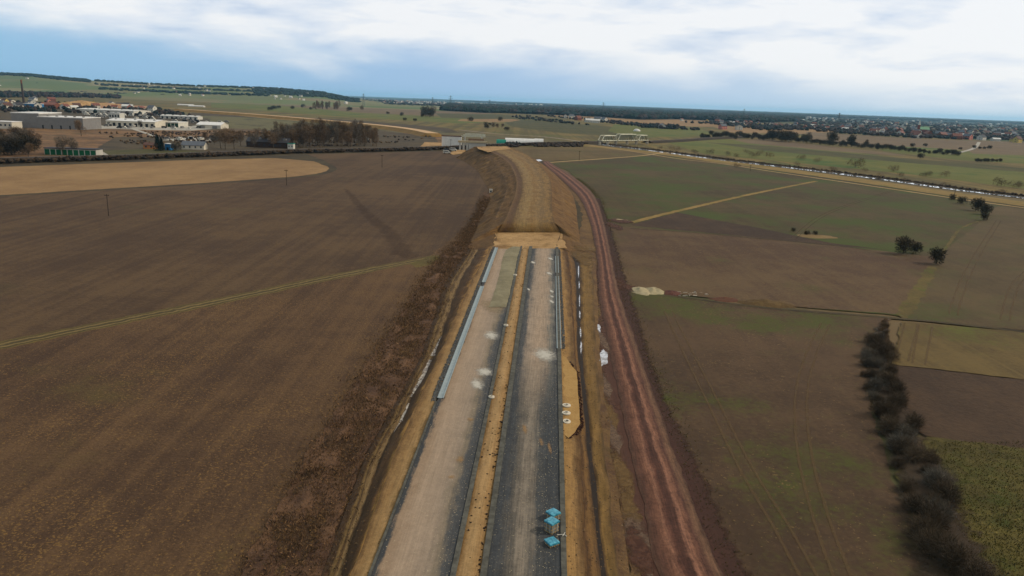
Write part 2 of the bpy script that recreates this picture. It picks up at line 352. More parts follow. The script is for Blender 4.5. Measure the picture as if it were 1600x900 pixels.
# ---- near right fields
sheet('field', [(860,256),(950,247),(1045,240),(1180,262),(1400,293),(1640,328),(1900,362),(1900,560),(1600,515),(1420,497),(1395,492),(1250,480),(1040,458),(965,448),(945,360),(920,300),(890,268)], M['f_green1'])
sheet('field', [(770,232),(840,226),(930,226),(990,233),(1045,239),(950,246),(856,252),(830,246)], soil('brown_green_field', col(84,70,44), col(104,88,56), green=(col(80,80,38), .52, .14), rows=(80, 3, .14), seed=31))
sheet('field', [(945,358),(985,355),(1180,371),(1390,393),(1462,402),(1440,440),(1400,491),(1250,480),(1040,457),(968,448)], M['f_brown2'])
sheet('field', [(983,352),(1058,332),(1180,355),(1300,380),(1395,391),(1280,382),(1180,371)], M['f_dark'])
sheet('field', [(1462,402),(1530,348),(1558,322),(1640,332),(1900,368),(1900,570),(1600,516),(1420,498),(1402,490),(1440,440)], M['f_green2'])
sheet('field', [(960,455),(1040,462),(1240,486),(1392,497),(1376,560),(1352,610),(1400,760),(1470,920),(1650,1300),(1180,1300),(1110,900),(1035,700),(990,560)], M['f_near_r'])
sheet('field', [(1408,502),(1640,522),(1900,560),(1900,640),(1640,597),(1394,569)], M['f_striped'])
sheet('field', [(1394,570),(1640,598),(1900,640),(1900,760),(1640,706),(1448,682),(1370,620)], M['f_dark'])
sheet('meadow', [(1448,682),(1640,706),(1900,760),(2300,1300),(1640,1300),(1470,900),(1400,740)], M['f_grass'])
sheet('grass_verge', [(1450,415),(1465,418),(1428,490),(1412,500),(1400,490)], M['margin'], rough=.6)
ribbon('field_path', [(985,348),(1040,334),(1100,320),(1180,302),(1275,283)], 0, M['drygrass'], wm=3.2, edge=.5)
ribbon('field_verge', [(985,357),(1080,363),(1180,372),(1300,383),(1360,391)], 0, M['dkline'], wm=1.2, edge=.3)
ribbon('field_verge', [(1040,461),(1140,474),(1240,485),(1400,497),(1600,518),(1900,560)], 0, M['dkline'], wm=1.6, edge=.4)
ribbon('field_verge', [(1530,345),(1500,358),(1480,385),(1466,402)], 0, M['margin'], wm=1.1, edge=.5)
tram = lateral('wheel_track', [(0, col(96,78,56)), (1, col(108,88,62))], edge_alpha=1.5, amax=.5)
def tramline(pts, gap=1.9, w=.55):
    lvl[0] += 1; z = .006*lvl[0]; c = smooth_curve([P(x, y, z) for x, y in pts]); n = 160; c = resample(c, n)
    for sgn in (-1, 1):
        A = []; B = []
        for i, p in enumerate(c):
            d = c[min(n-1,i+1)]-c[max(0,i-1)]; d.normalize(); r = Vector((d.y,-d.x,0)); A.append(p+r*(sgn*gap/2-w/2)); B.append(p+r*(sgn*gap/2+w/2))
        strip('wheel_track', A, B, tram, 1, edge=.06)
tramline([(1044,486),(1075,550),(1110,620),(1165,730),(1225,830),(1290,950)])
tramline([(1290,505),(1265,560),(1252,620),(1256,700),(1280,800),(1320,910)])
tramline([(1560,345),(1520,410),(1495,470),(1490,492)]); tramline([(1640,400),(1590,440),(1570,500)])
tramline([(1425,505),(1412,565)], 3); tramline([(1446,508),(1432,567)], 3)
tramline([(1410,293),(1300,330),(1240,372)])
# levee path, canal and banks
ribbon('levee_bank', [(900,226),(1000,236),(1050,242),(1130,253),(1200,262),(1350,283),(1500,305),(1640,324),(1900,360)], 0, M['drygrass'], wm=26, edge=1, n=200)
ribbon('levee_path', [(905,224),(985,236),(1060,248),(1130,256),(1200,267),(1350,289),(1500,311),(1640,330),(1900,365)], 0, M['tanpath'], wm=3.4, edge=.4, n=200)
ribbon('farm_track', [(717,203),(780,209.2),(852,214),(907,221)], 0, M['yard'], wm=(5,4), edge=.6)
ribbon('canal_bank', [(907,221),(970,229),(1020,235),(1130,249),(1200,257),(1300,269),(1400,282),(1500,296),(1640,313),(1900,348)], 0, M['dark_scrub'], wm=17, edge=1, n=260)
ribbon('canal', [(907,221.4),(970,229.4),(1020,235.4),(1130,250),(1200,258),(1300,270),(1400,283),(1500,297),(1640,314),(1900,349)], 0, M['water'], wm=(11,8), edge=.8, n=400)
ribbon('farm_track', [(856,254),(900,251),(950,247.5),(1000,243.5),(1040,238.5),(1052,239)], 0, M['tanpath'], wm=4.2, edge=.4)
ribbon('road', [(1486,241),(1512,235),(1524,230),(1530,222)], 0, M['yard'], wm=6)
ribbon('road', [(200,199),(225,207),(250,216)], 0, M['yard'], wm=5)
ribbon('path', [(146,232),(165,243)], 0, M['yard'], wm=5)
ribbon('farm_track', [(262,169),(340,177),(400,183),(470,189)], 0, M['tanpath'], wm=9)
# continuing road embankment beyond the railway (light ribbon, upper left)
def bank(name, pts, top, base, z, mat_top, mat_side, n=60):
    c = resample(smooth_curve([P(x, y, z) for x, y in pts]), n); A=[];B=[];A2=[];B2=[]
    for i, p in enumerate(c):
        d = c[min(n-1,i+1)]-c[max(0,i-1)]; d.normalize(); r = Vector((d.y,-d.x,0))
        A.append(p-r*top/2); B.append(p+r*top/2); a = p-r*base/2; b = p+r*base/2; a.z = b.z = .02; A2.append(a); B2.append(b)
    t = strip(name, A, B, mat_top, 3, .15, .2); s1 = strip('bank_slope', A2, A, mat_side, 3, .3, .2); s2 = strip('bank_slope', B, B2, mat_side, 3, .3, .2)
    cp = MB(); e_ = c[-1]+(c[-1]-c[-3]).normalized()*7; e_.z = 0; cp.face([A2[-1], A[-1], e_]); cp.face([A[-1], B[-1], e_]); cp.face([B[-1], B2[-1], e_]); s3 = cp.build('bank_end', mat_side)
    for s in (s1, s2, s3): s.parent = t
    for s in (s1, s2): del s['kind']
    return t
bank('sandy_embankment', [(280,170),(400,178.5),(480,185),(580,194),(640,201),(676,208)], 17, 34, 4.5, plain('pale_sand_road', col(190,160,128), .95, .12, .1), soil('bank_side', col(116,92,54), col(140,112,66), big=20, mid=4, fine=1, seed=40))
print('LVL', lvl[0], .006*lvl[0])
# ------------------------------------------------------------------ road corridor
ZR = 2.0
y0, y1 = 25.0, P(800,384,ZR).y
ys = [y0+(y1-y0)*(i/180)**1.25 for i in range(181)]
def K(pts, z): return along_y([P(x, y, z) for x, y in pts], ys)
L0 = K([(579,900),(775,385)], ZR); L1 = K([(703,900),(813.5,385)], ZR)
M0 = K([(712,900),(816,385)], ZR); M1 = K([(750,900),(827,385)], ZR)
R0 = K([(760,900),(832,385)], ZR); R1 = K([(877,900),(868,385)], ZR)
R2 = K([(886,900),(872.5,385)], ZR)
def wob(cv, amp, sc, seed): return [p+Vector((amp*noise.noise(Vector((p.y*sc, seed, 0))),0,0)) for p in cv]
LA = wob(K([(550,900),(612,720),(684,560),(736,440),(766,387)], 1.75), .35, .15, 1)
LB = wob(K([(532,900),(592,720),(677,560),(718,440),(748,390)], .30), .4, .12, 2)
LC = wob(K([(521,900),(583,720),(668,560),(710,440),(742,390)], .22), .3, .12, 3)
LD = wob(K([(503,900),(568,720),(657,560),(697,440),(735,385)], .40), .3, .1, 4)
R3 = wob(K([(914,900),(905,700),(896,520),(890,450),(882,395)], 1.55), .25, .2, 5)
R4 = wob(K([(939,900),(920,720),(902,540),(900,420),(893,392)], .42), .2, .1, 6)
R5 = wob(K([(946,900),(926,720),(908,540),(906,420),(900,392)], .40), .2, .1, 7)
R6 = wob(K([(967,900),(946,720),(930,540),(928,450),(925,400)], .62), .4, .1, 8)
R7 = wob(K([(985,900),(958,720),(936,540),(933,450),(930,400)], .38), .4, .1, 9)
R3b = [a.lerp(b, .3)+Vector((0,0,.05)) for a, b in zip(R2, R3)]
tan1 = col(156,138,122); tan2 = col(142,128,116); dk = col(62,65,70); dk2 = col(78,79,82)
matL = lateral('dusty_subbase', [(0, dk), (.05, dk), (.12, col(142,122,104)), (.3, tan1), (.66, tan2), (.78, col(120,110,98)), (.88, dk2), (1, dk)], streak=.22, jig=.12, spk=(col(172,160,138), .22, .66), fine=.10)
matR = lateral('worn_subbase', [(0, dk), (.12, dk), (.24, col(96,88,80)), (.42, tan2), (.58, col(130,114,98)), (.70, col(70,70,72)), (.8, dk), (1, dk)], streak=.24, jig=.10, spk=(col(160,150,128), .22, .64), fine=.12)
matR2 = lateral('clean_subbase', [(0, dk), (.10, dk2), (.24, tan2), (.5, tan1), (.74, tan2), (.84, col(110,108,104)), (.95, dk2), (1, dk)], streak=.12, jig=.08, fine=.07)
strip('carriageway', L0, L1, matL, 8, .02, .8, crown=.03)
kR = next(i for i, p in enumerate(R0) if p.y > P(800,575,ZR).y)
sR = sum((R0[i+1]-R0[i]).length for i in range(kR))
del_ = bpy.data.materials.remove; del_(matR); del_(matR2)
matR = lateral('worn_subbase', [(0, dk), (.12, dk), (.26, col(88,84,80)), (.42, col(124,115,106)), (.54, col(104,98,92)), (.64, col(74,75,77)), (.8, dk), (1, dk)], streak=.34, jig=.12, spk=(col(160,150,128), .22, .66), fine=.18,
    alt=([(0, dk), (.10, dk2), (.24, tan2), (.5, tan1), (.74, tan2), (.84, col(110,108,104)), (.95, dk2), (1, dk)], sR-22, sR+14))
strip('carriageway', R0, R1, matR, 8, .02, .8, crown=.03)
kerbm = plain('lean_concrete', col(84,84,80), .9, .3, 1.2)
def step(name, A, B, z, mat):
    "raised kerb foundation with real upright sides"
    a = [p+Vector((0,0,z)) for p in A]; b = [p+Vector((0,0,z)) for p in B]
    lo = [p+Vector((0,0,-.3)) for p in A]; lo2 = [p+Vector((0,0,-.3)) for p in B]
    t = strip(name, a, b, mat, 1, edge=.03); s1 = strip('kerb_side', lo, a, mat); s2 = strip('kerb_side', b, lo2, mat)
    for s in (s1, s2): s.parent = t; del s['kind']
    return t
step('kerb_foundation', L1, M0, .12, kerbm); step('kerb_foundation', M1, R0, .12, kerbm); step('kerb_foundation', R1, R2, .14, kerbm)
kl = next(i for i, p in enumerate(L0) if p.y > P(690,628,ZR).y)
LK = [p+Vector((-.26,0,0)) for p in L0]
step('kerb_foundation', LK[:kl+1], L0[:kl+1], .12, kerbm)
sand = lateral('median_sand', [(0, col(118,92,58)), (.2, col(146,118,82)), (.5, col(158,130,92)), (.8, col(146,116,78)), (1, col(112,88,54))], streak=.25, jig=.35, fine=.16, wid=3)
strip('median', M0, M1, sand, 6, .10, 1.2, crown=.10, dz=-.04)
slopeL = lateral('sand_shoulder', [(0, col(100,76,48)), (.35, col(134,106,70)), (.75, col(150,122,84)), (1, col(110,88,56))], streak=.3, jig=.5, fine=.16, wid=3)
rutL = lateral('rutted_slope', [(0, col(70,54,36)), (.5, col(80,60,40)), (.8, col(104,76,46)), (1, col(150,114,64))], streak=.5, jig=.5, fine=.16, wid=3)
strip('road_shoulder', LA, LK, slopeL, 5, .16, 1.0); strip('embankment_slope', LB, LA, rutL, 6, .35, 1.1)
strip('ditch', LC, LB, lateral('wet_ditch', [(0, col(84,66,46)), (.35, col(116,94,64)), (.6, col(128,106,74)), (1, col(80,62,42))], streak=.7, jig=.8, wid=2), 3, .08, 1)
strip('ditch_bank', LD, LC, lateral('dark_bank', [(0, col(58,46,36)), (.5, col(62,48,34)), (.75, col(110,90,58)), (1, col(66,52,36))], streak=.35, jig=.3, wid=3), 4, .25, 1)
slopeR = lateral('sand_bank', [(0, col(138,109,68)), (.4, col(140,110,70)), (.7, col(112,88,58)), (1, col(88,66,42))], streak=.5, jig=.4, fine=.18, wid=4, along=.03)
strip('road_shoulder', R2, R3, slopeR, 6, .15, .9)
strip('embankment_slope', R3, R4, lateral('rutted_bank', [(0, col(86,64,38)), (.25, col(66,48,32)), (.5, col(108,82,50)), (.8, col(92,70,44)), (1, col(60,46,34))], streak=.5, jig=.4, fine=.16, wid=4), 6, .4, .9)
strip('ditch', R4, R5, plain('ditch_bottom', col(44,36,30), .7, .2, 1), 2)
strip('ditch_bank', R5, R6, lateral('tan_ridge', [(0, col(70,54,38)), (.3, col(124,98,58)), (.8, col(112,88,54)), (1, col(88,70,48))], streak=.4, jig=.25, fine=.14, wid=3), 5, .35, .9)
strip('ditch_bank', R6, R7, M['mud'], 3, .15, .9)
def far_blob(name, cx, cy, rx, ry, mat, z, n=22, seed=0, kind='structure', amp=.35, parent=None):
    pts = []
    for i in range(n):
        t = 2*math.pi*i/n; k = 1+amp*noise.noise(Vector((math.cos(t)*1.7+seed, math.sin(t)*1.7, seed*3.1)))*2+amp*.8*noise.noise(Vector((math.cos(t)*6+seed, math.sin(t)*6, seed*1.1)))
        pts.append((cx+rx*k*math.cos(t), cy+ry*k*math.sin(t)))
    w = [P(a,b,z) for a,b in pts]; mb = MB(); mb.face(list(reversed(w))); o = mb.build(name, mat, parent, kind)
    if o.data.polygons[0].normal.z < 0: o.data.flip_normals()
    uvl = o.data.uv_layers.new(name='UVMap'); cw = P(cx,cy,z)
    ex = P(cx+rx,cy,z)-cw; ey = P(cx,cy-ry,z)-cw
    for l in o.data.loops:
        d = o.data.vertices[l.vertex_index].co-cw; uvl.data[l.index].uv = (d.dot(ex)/ex.length_squared, d.dot(ey)/ey.length_squared)
    return o
# muddy ground between the ditch and the haul road, rough dead weeds on the left
sheet('muddy_ground', [(960,1300),(985,900),(955,720),(932,560),(926,450),(926,400),(904,372),(912,330),(905,305),(925,330),(940,400),(948,470),(975,560),(1035,720),(1110,900),(1320,1300)], M['mud'], z=.30)
def soft(name, c, sc=.5, amax=.85, c2=None):
    m = N(name, .95); uv = m.uv(); x, y, _ = m.sep(uv); r = m.mth('SQRT', m.mth('ADD', m.mth('MULTIPLY', x, x), m.mth('MULTIPLY', y, y)))
    nz = m.noise(m.pos(), sc, 6, .72); a = m.mth('SUBTRACT', m.mth('ADD', .95, m.mth('MULTIPLY', m.mth('SUBTRACT', nz, .5), 2.0)), r)
    m.alpha(m.mth('MULTIPLY', m.rng(a, .02, .5), amax)); f = m.noise(m.pos(), 1.6, 6, .75); m.bump(f, .6, .15)
    return m.done(m.mix(m.rng(f, .35, .65), c, c2 or tuple(v*1.5 for v in c[:3])+(1,)))
softred = soft('dark_red_mud', col(66,44,38), .45, .85, col(94,66,54)); softtan = soft('pale_dirt_patch', col(98,78,52), .5, .7, col(124,100,66)); softgrey = soft('grey_mud_patch', col(92,76,66), .5, .8, col(118,98,84))
rm_c = [(1075,1250),(1040,950),(1015,840),(990,750),(972,670),(958,600),(950,540),(945,480),(942,430),(944,395)]
ribbon('red_mud', [(a+6,b) for a,b in rm_c], 0, lateral('red_mud_margin', [(0, col(92,68,54)), (.4, col(76,52,43)), (.7, col(70,47,40)), (1, col(78,54,46))], streak=.3, jig=.3, wid=5, edge_alpha=.5), z=.345, wm=7.5, edge=.4)
ribbon('red_mud', [(1345,1250),(1146,905),(1092,780),(1054,690),(1018,610),(996,540),(980,480),(966,430),(957,395),(944,345),(932,310)], 0, lateral('red_mud_verge', [(0, col(70,46,40)), (1, col(60,42,34))], streak=.3, jig=.3, wid=5, edge_alpha=.5), z=.35, wm=4.6, edge=.4)
for i,(a,b,rx,ry,mm) in enumerate([(945,440,16,34,softred),(962,440,18,22,softred),(985,450,20,7,softred),(944,600,12,40,softgrey),(952,650,16,46,softtan),(972,740,18,60,softtan),(985,800,18,50,softtan),(1000,850,24,60,softgrey),(1000,860,22,50,softred),(975,900,16,60,softgrey),(958,680,14,40,softgrey),(965,636,9,5,softred),(945,535,9,34,softgrey),(930,480,8,50,softtan),(1020,940,26,60,softred),(970,345,22,5,softred),(958,352,14,8,softred)]):
    far_blob('mud_patch', a, b, rx, ry, mm, round(.352+.0025*i,4), 30, 30+i, amp=.25)
sheet('muddy_ground', [(838,248),(852,250),(890,285),(922,325),(940,380),(944,420),(915,420),(900,380),(896,330),(880,290),(850,262)], M['mud'], z=.24)
for i,(a,b,rx,ry) in enumerate([(908,398,24,7),(915,408,16,12),(915,388,22,6)]): far_blob('tan_dirt', a, b, rx, ry, softtan, .66+.003*i, 30, 120+i, amp=.2)
red = [(0, col(74,54,44)), (.12, col(84,58,48)), (.25, col(104,72,58)), (.31, col(126,90,74)), (.38, col(92,62,51)), (.46, col(70,46,39)), (.54, col(74,50,42)), (.62, col(130,93,77)), (.69, col(110,77,63)), (.78, col(82,56,48)), (.9, col(106,80,64)), (1, col(76,56,46))]
HL = [(1180,1250),(1031,900),(1003,780),(980,680),(949,530),(936,460),(932,400),(921,345),(906,310),(887,290),(867,272),(853,260),(847,253)]
HR = [(1330,1250),(1132,900),(1082,780),(1044,680),(992,530),(968,460),(955,400),(943,345),(931,310),(914,290),(887,270),(866,258),(858,252)]
hl = resample(smooth_curve([P(x,y,.40) for x,y in HL]), 260); hr = resample(smooth_curve([P(x,y,.40) for x,y in HR]), 260)
strip('haul_road', hl, hr, lateral('red_haul_road', red, streak=.17, jig=.09, fine=.26, wid=7, along=.05), 12, .05, .9, edge=.35, crown=.14)
for i, (a,b,rx,ry,z) in enumerate([(904,424,1.6,8,.43),(905,446,1.4,5,.43),(905.5,470,1.4,9,.43),(906,492,1.6,6,.43),(907,520,2,7,.43),(908,542,2.2,9,.43),
      (934,514,4.5,7,.37),(943,560,7,12,.37),(922,430,2.2,2.5,.46),(893,284,3,3.2,.44),(899,292,2.4,2,.4),(885,276,2,1.2,.4),(840,250.8,9,1.4,.3)]):
    far_blob('puddle', a, b, rx*(.65 if i < 6 else .9), ry, M['puddle'], z, 60, i, amp=.26)
m = M['mudpuddle']
for pp, ww in (([(692,526),(683,542),(676,556)], .9), ([(672,562),(664,580),(655,600),(645,620)], .95), ([(640,630),(630,652),(619,676)], .7), ([(612,690),(596,722)], .45)):
    ribbon('puddle', pp, 0, m, z=.345, wm=(ww*.6, ww), edge=.22, n=40)
sheet('muddy_ground', [(852,262),(868,276),(890,297),(905,320),(912,345),(905,368),(896,340),(885,305),(868,284),(846,262),(836,252),(850,251)], M['dkline'], z=.26)
# white dusty spills on the sub-base
m = N('cement_dust', .9); uv = m.uv(); x,y,_ = m.sep(uv)
r = m.mth('SQRT', m.mth('ADD', m.mth('MULTIPLY', x, x), m.mth('MULTIPLY', y, y)))
a = m.mth('SUBTRACT', m.mth('ADD', 1.0, m.mth('MULTIPLY', m.mth('SUBTRACT', m.noise(m.pos(), 1.3, 6, .75), .5), 1.7)), r)
m.alpha(m.mth('MULTIPLY', m.rng(a, .0, .9), .85)); M['dust'] = m.done(col(196,194,190))
for i, (a,b,rx,ry) in enumerate([(768,524,15,9),(757,581,16,9),(851,554,22,13),(862,455,4,3.5),(862,463,4,3),(862,471,4.5,4),(833,410,5,3),(860,404,5,3),(858,427,6,3),(826,452,3,3),(745,600,14,12)]):
    far_blob('dust_spill', a, b, rx, ry, M['dust'], ZR+.055, 26, 50+i, amp=.1)
m2 = N('ochre_stain', .9); uv = m2.uv(); x,y,_ = m2.sep(uv); r = m2.mth('SQRT', m2.mth('ADD', m2.mth('MULTIPLY', x, x), m2.mth('MULTIPLY', y, y)))
a = m2.mth('SUBTRACT', m2.mth('ADD', .9, m2.mth('MULTIPLY', m2.mth('SUBTRACT', m2.noise(m2.pos(), 1.6, 6, .8), .5), 2.4)), r)
m2.alpha(m2.mth('MULTIPLY', m2.rng(a, .05, .8), .5)); M['ochre'] = m2.done(col(170,136,96))
for i, (a,b,rx,ry) in enumerate([(718,718,12,7),(859,700,4,14),(705,745,8,5),(846,690,5,9),(735,655,8,4),(820,670,5,12)]): far_blob('dirt_stain', a, b, rx, ry, M['ochre'], ZR+.06, 26, 80+i, amp=.1)
# fresh gravel layer lying on the left carriageway
gl = [P(x,y,ZR) for x,y in [(790,388),(785,402),(778,430),(771,462),(763,478),(745,490),(757,506),(775,488),(789,477)]]
gm = soil('green_grey_gravel', col(118,112,92), col(140,134,112), big=6, mid=1.5, fine=.3, seed=60)
ga = resample([P(x,y,ZR+.08) for x,y in [(800,385.5),(791,390),(786,402),(780,430),(774,452),(766,474),(762,480)]], 60); gb = resample([P(x,y,ZR+.08) for x,y in [(813,386),(812,390),(809,402),(803,430),(798,452),(793,474),(791,480)]], 60)
gmid = [p+Vector((0,0,.16)) for p in ga]; 
strip('gravel_layer', ga, gb, gm, 8, .07, 1.2, edge=.2, crown=.10)
lt = resample([P(x,y,ZR+.075) for x,y in [(778,474),(770,490)]], 8)
far_blob('gravel_spread', 771, 478, 24, 14, (lambda: (lambda m: (m.alpha(m.mth('MULTIPLY', m.rng(m.mth('SUBTRACT', m.mth('ADD', 1.0, m.mth('MULTIPLY', m.mth('SUBTRACT', m.noise(m.pos(), .8, 6, .75), .5), 1.4)), m.mth('SQRT', m.mth('ADD', m.mth('POWER', m.mth('ABSOLUTE', m.sep(m.uv())[0]), 2.0), m.mth('POWER', m.mth('ABSOLUTE', m.sep(m.uv())[1]), 2.0)))), .05, .8), .7)), m.done(col(150,134,112)))[1])(N('thin_gravel')))(), ZR+.07, 26, 5, amp=.05)
# precast gutters: blue-grey channel with raised lips
gutm = plain('gutter_concrete', col(138,152,162), .8, .10, 1.5)
def gutter(A, B):
    n = len(A); V=[]; prof = [(0,0),(0,.16),(.16,.16),(.3,.08),(.7,.08),(.84,.16),(1,.16),(1,0)]
    for a, b in zip(A, B):
        for t, h in prof: V.append(tuple(a.lerp(b, t)+Vector((0,0,h))))
    k = len(prof); Fs = [(i*k+j, (i+1)*k+j, (i+1)*k+j+1, i*k+j+1) for i in range(n-1) for j in range(k-1)]
    me = bpy.data.meshes.new('drainage_gutter'); me.from_pydata(V, [], Fs); me.update(); return link('drainage_gutter', me, gutm)
def cut(pts, py0, py1, px):
    return [p for p in pts if P(px,py0,ZR).y <= p.y <= P(px,py1,ZR).y]
def off(cv, d): return [p+Vector((d,0,.0)) for p in cv]
for (A, lab) in (((735,628,446), 'blue grey precast gutter along the left road edge, long near length'), ((770,443,386), 'blue grey precast gutter on the left road edge, short far length')):
    cvs = cut(L0, A[1], A[2], A[0]); tag(gutter(off(cvs,-.15), off(cvs,.85)), lab, 'gutter', 'drainage gutters')
for (A, lab) in (((870,546,431), 'blue grey precast gutter along the right road edge, near length'), ((870,428,400), 'blue grey precast gutter on the right road edge, short far length')):
    cvs = cut(R1, A[1], A[2], A[0]); tag(gutter(off(cvs,-.12), off(cvs,.8)), lab, 'gutter', 'drainage gutters')
# ------------------------------------------------------------------ platform and far embankment
sheet('sandy_platform', [(768,389),(776,361),(876,361),(880,372),(884,388)], M['sandflat'], z=ZR+.04, rough=.5)
zt = [2.1,5.3,6.0,6.8,7.5,8.3,9.0,9.5,9.8,9.8]
TLp = [(777,363),(788,346),(799,320),(806,300),(806,278),(797,258),(784,246),(768,238),(752,232),(741,229)]
TRp = [(876,363),(866,346),(862,320),(862,300),(858,278),(843,257),(826,243),(808,235.5),(798,231),(792,228)]
def toe(px, top, z): return None
TOL = [(731,381),(737,371),(748,344),(760,323),(764,300),(752,277),(745,266),(728,254),(718,249),(712,247)]
TOR = [(906,380),(906,371),(902,344),(900,323),(892,300),(872,277),(860,266),(844,254),(838,250),(832,247)]
n = 220; JS = 3
TL = resample(smooth_curve([P(x,y,z) for (x,y),z in zip(TLp,zt)]), n); TR = resample(smooth_curve([P(x,y,z) for (x,y),z in zip(TRp,zt)]), n)
TOl = resample(smooth_curve([P(x,y,.27) for x,y in TOL]), n); TOr = resample(smooth_curve([P(x,y,.27) for x,y in TOR]), n)
TI = [a.lerp(b, .17)+Vector((0,0,.1)) for a, b in zip(TL, TR)]
ML = [a.lerp(b, .38)+Vector((0,0,.5*min(1,max(0,i-JS)/14))) for i, (a, b) in enumerate(zip(TL, TOl))]; MR = [a.lerp(b, .45)+Vector((0,0,.4*min(1,max(0,i-JS)/14))) for i, (a, b) in enumerate(zip(TR, TOr))]
topm = lateral('embankment_top', [(0, col(96,74,46)), (.1, col(118,97,64)), (.3, col(130,108,72)), (.42, col(116,90,54)), (.55, col(126,103,68)), (.7, col(106,86,58)), (.85, col(126,100,60)), (1, col(92,72,46))], streak=.3, jig=.3, fine=.2, wid=16, along=.015)
topdk = lateral('embankment_dark', [(0, col(104,80,50)), (.5, col(84,62,42)), (1, col(88,68,44))], streak=.5, jig=.6, fine=.18, wid=5)
def gullied(name, c1, c2, c3):
    m = N(name); uv = m.uv(); a = m.noise(m.xf(uv, (1.2, .30, 1)), 1.0, 6, .7, .6); b = m.noise(m.pos(), .12, 5, .65); f = m.noise(m.pos(), 1.3, 5, .75)
    k = m.mth('ADD', m.mth('MULTIPLY', a, .5), m.mth('ADD', m.mth('MULTIPLY', b, .25), m.mth('MULTIPLY', f, .25)))
    m.bump(m.mth('ADD', a, f), .8, .3); return m.done(m.ramp(k, [(.36, c1), (.5, c2), (.64, c3)]))
sidem = gullied('embankment_side', col(66,48,34), col(100,76,48), col(132,104,64))
strip('embankment_top', TI, TR, topm, 14, .30, .4, edge=.3); strip('embankment_top', TL, TI, topdk, 4, .2, .3)
strip('embankment_slope', ML[JS:], TL[JS:], sidem, 8, .6, .35, fade=14, gully=.5); strip('embankment_slope', TOl[JS:], ML[JS:], sidem, 10, .8, .3, fade=14, gully=.7)
strip('embankment_slope', TR[JS:], MR[JS:], sidem, 8, .5, .35, fade=14, gully=.5); strip('embankment_slope', MR[JS:], TOr[JS:], sidem, 8, .6, .35, fade=14, gully=.6)
# end slope towards the overpass
e0 = [TOl[-1].lerp(TOr[-1], i/12)+Vector((-6*math.sin(math.pi*i/12), 16*math.sin(math.pi*i/12)+3, 0)) for i in range(13)]
e1 = [TL[-1].lerp(TR[-1], i/12) for i in range(13)]; strip('embankment_slope', e1, e0, sidem, 5, .4, .3)
sheet('sandy_platform', [(749,233),(745,229.5),(790,229),(800,233),(780,234),(762,238)], M['sandflat'], z=9.98, rough=.5)
# connecting slopes: from the road's own cross-section to the embankment's
def joiner(cs, T0, O0, T1, Mi, O1, flip):
    k = len(cs); rows = [cs, [O0.lerp(T0, i/(k-1)) for i in range(k)], []]
    for i in range(k):
        f = i/(k-1); rows[2].append(O1.lerp(Mi, f/.62) if f < .62 else Mi.lerp(T1, (f-.62)/.38))
    V = []; UV = []; sub = 8; R_ = []
    for a in range(2):
        for q in range(sub + (a == 1)):
            R_.append([rows[a][i].lerp(rows[a+1][i], q/sub) for i in range(k)])
    fs = 5; G = []
    for r_ in R_:
        g_ = []
        for i in range(k-1):
            for q in range(fs): g_.append(r_[i].lerp(r_[i+1], q/fs))
        g_.append(r_[-1]); G.append(g_)
    w_ = len(G[0])
    for a, g_ in enumerate(G):
        for b, p in enumerate(g_):
            e_ = min(a, len(G)-1-a, b, w_-1-b); z_ = .35*noise.noise(Vector((p.x*.4, p.y*.4, 7)))*min(1, e_/3); V.append((p.x, p.y, p.z+z_+(.03 if e_ else .01))); UV.append((b/(w_-1), a*1.2))
    F_ = [(a*w_+b, a*w_+b+1, (a+1)*w_+b+1, (a+1)*w_+b) for a in range(len(G)-1) for b in range(w_-1)]
    me = bpy.data.meshes.new('embankment_slope'); me.from_pydata(V, [], F_); ul = me.uv_layers.new(name='UVMap')
    for l in me.loops: ul.data[l.index].uv = UV[l.vertex_index]
    me.polygons.foreach_set('use_smooth', [True]*len(F_)); me.update()
    if me.polygons[0].normal.z < 0: me.flip_normals()
    link('embankment_slope', me, sidem, None, 'structure')
joiner([c_[-1] for c_ in (LD, LC, LB, LA, LK, L0)], TL[0], TOl[0], TL[JS], ML[JS], TOl[JS], False)
joiner([c_[-1] for c_ in (R7, R6, R5, R4, R3, R2, R1)], TR[0], TOr[0], TR[JS], MR[JS], TOr[JS], True)
# ------------------------------------------------------------------ stuff scatters on the works
def rock_field(name, pts, smin, smax, mat, lab, cat=None):
    mb = MB()
    for p in pts:
        s = rng.uniform(smin, smax); vs = []
        R = Matrix.Rotation(rng.uniform(0,6.28), 3, 'Z') @ Matrix.Rotation(rng.uniform(-.6,.6), 3, 'X')
        for v in ((1,0,0),(0,1,0),(-1,0,0),(0,-1,0),(0,0,1),(0,0,-.7)):
            q = R @ Vector(v); vs.append(p+Vector((q.x*s*rng.uniform(.6,1.2), q.y*s*rng.uniform(.6,1.2), q.z*s*rng.uniform(.45,.8))))
        mb.raw(vs, [(0,1,4),(1,2,4),(2,3,4),(3,0,4),(1,0,5),(2,1,5),(3,2,5),(0,3,5)])
    o = mb.build(name, mat, None, 'stuff'); tag(o, lab, cat or 'rubble'); return o
def pick(cv, a, b):
    i = rng.randrange(len(cv)-1); return cv[i].lerp(cv[i+1], rng.random())
def between(A, B, t0, t1, i0=0, i1=None):
    i1 = i1 or len(A)-2; i = rng.randint(i0, i1-1); u = rng.random(); t = rng.uniform(t0, t1); return A[i].lerp(A[i+1], u).lerp(B[i].lerp(B[i+1], u), t)
dark_clod = plain('dark_clod', col(40,34,32), .95, .3, 2); greystone = plain('grey_rubble', col(84,86,88), .9, .4, 2)
kg = next(i for i, p in enumerate(L0) if p.y > P(690,628,ZR).y); kg2 = next(i for i,p in enumerate(R1) if p.y > P(870,548,ZR).y)
